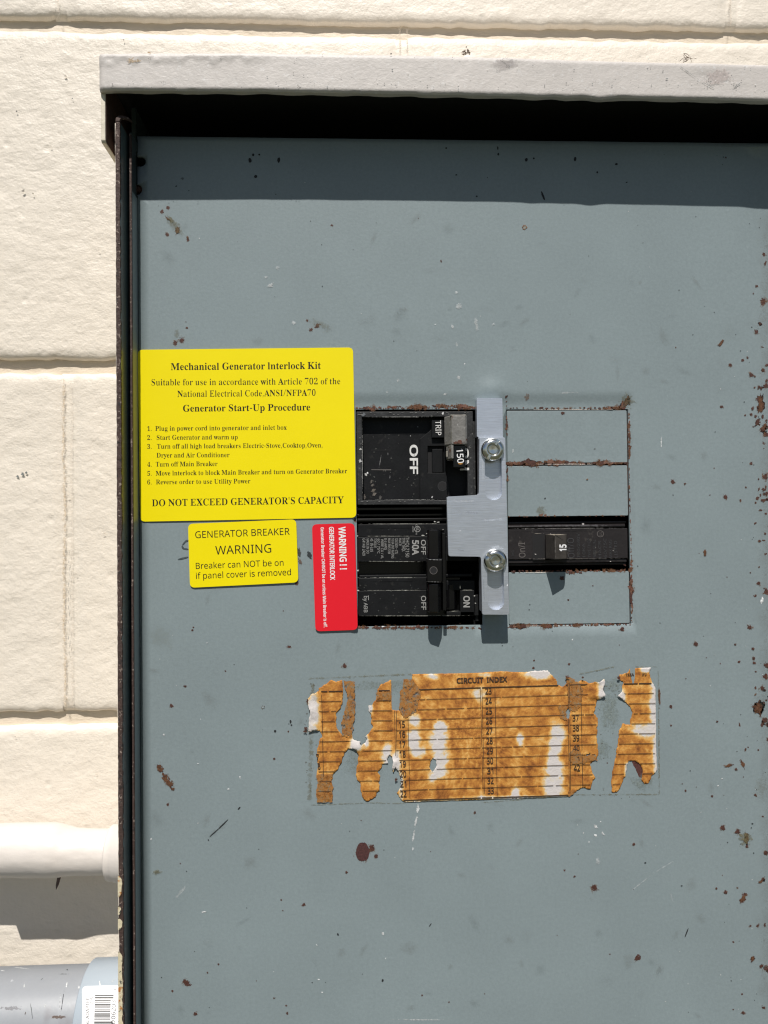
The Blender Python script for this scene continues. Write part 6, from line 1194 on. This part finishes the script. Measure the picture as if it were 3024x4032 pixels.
# ================================================================== CONDUITS
def cylm(prof, axis, n_=72, ax0=0):
    """tube along X: prof = [(x, radius, dy, dz)], axis = (y, z)"""
    V = []
    for x, r, dy, dz in prof:
        for i in range(n_):
            a = 2*math.pi*i/n_; V.append((x, axis[0]+dy+r*math.cos(a), axis[1]+dz+r*math.sin(a)))
    Fc = [(k*n_+i, k*n_+(i+1) % n_, (k+1)*n_+(i+1) % n_, (k+1)*n_+i) for k in range(len(prof)-1) for i in range(n_)]
    return V, Fc
def at_depth(px, py, d): return P(px, py, d)
dcon = -69.0
def cxx(px): return float(P(px, 3340, dcon)[0])
zc = float(P(200, 3348, dcon)[2])+.7
sl_ = -.0
cd = thing('painted_conduit', 'white painted metal conduit entering the panel side above the grey pipe', 'conduit', (cxx(100), -dcon, zc))
pf = []
for px, r, dy, dz in ((-3000, 12.6, 3.5, .5), (-260, 12.6, 3.5, .5), (-44, 12.7, 3.5, .2), (-38, 12.8, 3.4, .1), (-22, 14.3, .1, 0), (100, 14.5, 0, -.1), (205, 14.5, 0, -.3), (232, 14.2, 0, -.6), (262, 13.3, 0, -1.2), (300, 12.6, 0, -1.8), (350, 12.4, 0, -2.0), (424, 12.3, 0, -2.3), (446, 12.3, 0, -2.3)):
    pf.append((cxx(px), r-.5, dy, dz))
fine = []
for (a, b) in zip(pf[:-1], pf[1:]):
    k = max(1, int((b[0]-a[0])/(1.5 if a[0] > -260 else 15)))
    for j in range(k): fine.append(tuple(a[q]+(b[q]-a[q])*j/k for q in range(4)))
fine.append(pf[-1])
V, Fc = cylm(fine, (-dcon, zc), 80)
V = np.array(V); aa = np.arctan2(V[:, 2]-zc, V[:, 1]+dcon)
nzv = (fbm(V[:, 0], aa*14, 10, 3)-.5)*.7
V[:, 1] += nzv*np.cos(aa); V[:, 2] += nzv*np.sin(aa)
mesh('conduit_tube', V, Fc, 'conduit', cd, smooth=True)
ct = cxx(436)
V, Fc = cylm([(ct-.5, 12.3, 0, -2.6), (ct-.3, 13.7, 0, -2.7), (ct, 14.3, 0, -2.8), (ct+.7, 14.5, 0, -2.8), (ct+3.5, 14.5, 0, -2.8), (ct+4, 15.2, 0, -2.8), (XL+1, 15.2, 0, -2.8)], (-dcon, zc), 72)
mesh('connector_collar', V, Fc, 'conduit', cd, smooth=True, bevel=0)
nl = P(236, 3440, -72); nb2 = P(221, 3503, -74)
V = []; 
for (c, r) in (((nl[0]+.5, nl[1], nl[2]+5), 1.3), ((nl[0], nl[1], nl[2]), 1.2), ((nb2[0]+.6, nb2[1], nb2[2]+2.5), .8), ((nb2[0], nb2[1], nb2[2]), .1)):
    for i in range(8): a = 2*math.pi*i/8; V.append((c[0]+r*math.cos(a), c[1]+r*math.sin(a), c[2]))
fixn(tag(mesh('nail', V, [(k*8+i, k*8+(i+1) % 8, k*8+8+(i+1) % 8, k*8+8+i) for k in range(3) for i in range(8)], 'nail', None, smooth=True, loc=tuple(nl)), 'dark pointed nail tip sticking down from behind the white conduit', 'nail'))

# grey PVC conduit with coupling
Rc = 25.6; dp = -43.0
zp = float(P(300, 4075, dp+Rc*.6)[2])
def Pcyl(px, py, R):
    px = np.asarray(px, float); py = np.asarray(py, float)
    v = RT*((px-CX)/F)[..., None]-UP*((py-CY)/F)[..., None]+fw
    oy, oz = -CD+dp*1.0, -zp                         # camera relative to the axis (y,z)
    a = v[..., 1]**2+v[..., 2]**2; b = 2*(oy*v[..., 1]+oz*v[..., 2]); c = oy*oy+oz*oz-R*R
    t = (-b-np.sqrt(np.maximum(b*b-4*a*c, 0)))/(2*a)
    v = v*t[..., None]; v[..., 1] -= CD; return v
xe = float(Pcyl(np.array(283.), np.array(4030.), Rc)[0])
gp = thing('grey_pvc_conduit', 'grey plastic conduit with pale coupling entering the lower left of the panel', 'conduit', (xe-20, -dp, zp))
V, Fc = cylm([(x, 22.9, 0, 0) for x in np.linspace(xe-900, xe+3, 60)], (-dp, zp), 96); mesh('conduit_tube', V, Fc, 'pvc', gp, smooth=True)
V, Fc = cylm([(xe-.1, 22.7, 0, 0), (xe, 24.9, 0, 0), (xe+.25, 25.35, 0, 0), (xe+.7, Rc, 0, 0), (xe+20, Rc, 0, 0), (XL+.5, Rc, 0, 0)], (-dp, zp), 96); mesh('coupling', V, Fc, 'pvcnew', gp, smooth=True)
# barcode sticker wrapped on the coupling
lab = [(324, 3883), (474, 3879), (470, 4160), (312, 4160)]
pts = []; U = 14; W_ = 22
def lb(u, v):
    a = np.array(lab, float); return (1-v)*((1-u)*a[0]+u*a[1])+v*((1-u)*a[3]+u*a[2])
import itertools
ol = rnd([tuple(p) for p in lab], 20, 6)
I = np.array([lb(u, v) for u in np.linspace(.03, .97, U) for v in np.linspace(.02, .98, W_)])
V2, T = triangulate(ol, [], I)
bs = thing('barcode_label', 'white barcode label wrapped round the pale grey coupling', 'label', tuple(Pcyl(np.array(390.), np.array(4000.), Rc)))
mesh('paper_face', Pcyl(V2[:, 0], V2[:, 1], Rc+.15), T[:, ::-1].tolist(), 'paperw', bs, smooth=True)
CY1 = lambda x, y: Pcyl(x, y, Rc+.22)
c8 = lambda x, y: (x/2.3742, 3100+y/2.3742)
BV, BF = [], []
y = 1940.0; rb = random.Random(11)
while y < 2500:
    wbar = rb.choice((3.2, 3.2, 6.5, 9.5)); x0_, x1_ = 888-(y-1940)*.03, 1062-(y-1940)*.03
    if not (1985 < y < 2180): x1_ += 0
    else: x1_ -= 25
    nseg = 8; q = len(BV)
    for k in range(nseg+1):
        xx = x0_+(x1_-x0_)*k/nseg; BV += [c8(xx, y), c8(xx, y+wbar)]
    BF += [(q+2*k, q+2*k+2, q+2*k+3, q+2*k+1) for k in range(nseg)]
    y += wbar+rb.choice((3.2, 3.2, 6.5, 9.5))
BV = np.array(BV); mesh('barcode', CY1(BV[:, 0], BV[:, 1]), BF, 'ink', bs)
text('TERMINAL ADAPTER', c8(828, 2405), c8(835, 1962), 30/2.374, 'ink', bs, CY1); text('295', c8(870, 2024), c8(871, 1962), 28/2.374, 'ink', bs, CY1)
text('0', c8(1088, 1908), c8(1089, 1888), 26/2.374, 'ink', bs, CY1); text('06203', c8(1078, 2168), c8(1084, 1992), 38/2.374, 'ink', bs, CY1); text('0', c8(1076, 2212), c8(1077, 2180), 38/2.374, 'ink', bs, CY1)
pw = Wear()
def pwear(x, y, rx, ry, col, a, op, hard):
    o0 = len(pw.V); pw.add(x, y, rx, ry, col, a, op, hard)
pv = []
o_w = Wear()
for x, y, rx, ry, c, a, op in ((245, 3950, 2, 60, BK, 8, .8), (124, 3980, 2, 55, GY, -8, .7), (262, 3880, 3, 22, WH, 10, .9), (95, 3882, 3, 14, WH, 0, .8), (85, 3812, 40, 3, WH, 8, .6), (165, 3855, 9, 2, GY, -40, .8), (228, 4005, 40, 8, (.12, .08, .06), 0, .7), (264, 3818, 4, 4, BK, 0, .9), (250, 3835, 30, 2, GY, 0, .6), (178, 3960, 4, 12, WH, 10, .6), (40, 3970, 60, 10, (.2, .19, .2), 0, .4), (10, 3822, 14, 2.5, WH, 5, .8), (236, 3940, 2, 50, WH, 3, .5), (100, 3990, 3, 9, (.12, .1, .09), 20, .8), (393, 3872, 4, 14, WH, -12, .9), (445, 3862, 12, 2, WH, -35, .7), (310, 3888, 6, 8, WH, 0, .6)):
    k0 = len(o_w.V); o_w.add(x, y, rx, ry, c, a, op, .8)
    n_ = len(o_w.V)-k0
    # re-drape these points on the tube
    seg = np.array(o_w.V[k0:]); pp = np.array([proj(*s) for s in seg]); R_ = (22.9 if x < 290 else Rc)+.1
    o_w.V[k0:] = Pcyl(pp[:, 0], pp[:, 1], R_).tolist()
o_w.build('scuffs', gp)

# ================================================================== little clumps of debris on the hood
def clump(px, py, r, label, twigs):
    c = P(px, py, 20); V, Fc = [], []
    for i in range(26):
        a = random.uniform(0, 2*math.pi); q = np.array([c[0]+random.gauss(0, r*.5), c[1]+random.gauss(0, 1), c[2]+abs(random.gauss(0, r*.35))])
        s = random.uniform(.2, .6); dr = np.array([random.gauss(0, 1), random.gauss(0, .4), random.gauss(0, 1)]); dr /= np.linalg.norm(dr); ln = s*(3 if twigs else 1.3)
        side = np.cross(dr, (0, 1, 0)); side = side/(np.linalg.norm(side)+1e-6)*s*(.25 if twigs else .8); o0 = len(V)
        V += [tuple(q-dr*ln-side), tuple(q-dr*ln+side), tuple(q+dr*ln), tuple(q+np.array([0, -s*.5, 0]))]
        Fc += [(o0, o0+1, o0+3), (o0+1, o0+2, o0+3), (o0+2, o0, o0+3), (o0, o0+2, o0+1)]
    return tag(mesh('debris_clump', V, Fc, 'debris', None, loc=tuple(c)), label, 'debris')
clump(1836, 210, 2.2, 'small brown clump of dirt on the hood edge above the interlock', False)
clump(2706, 236, 2.2, 'tiny tuft of dry twigs on the hood edge, right end', True)
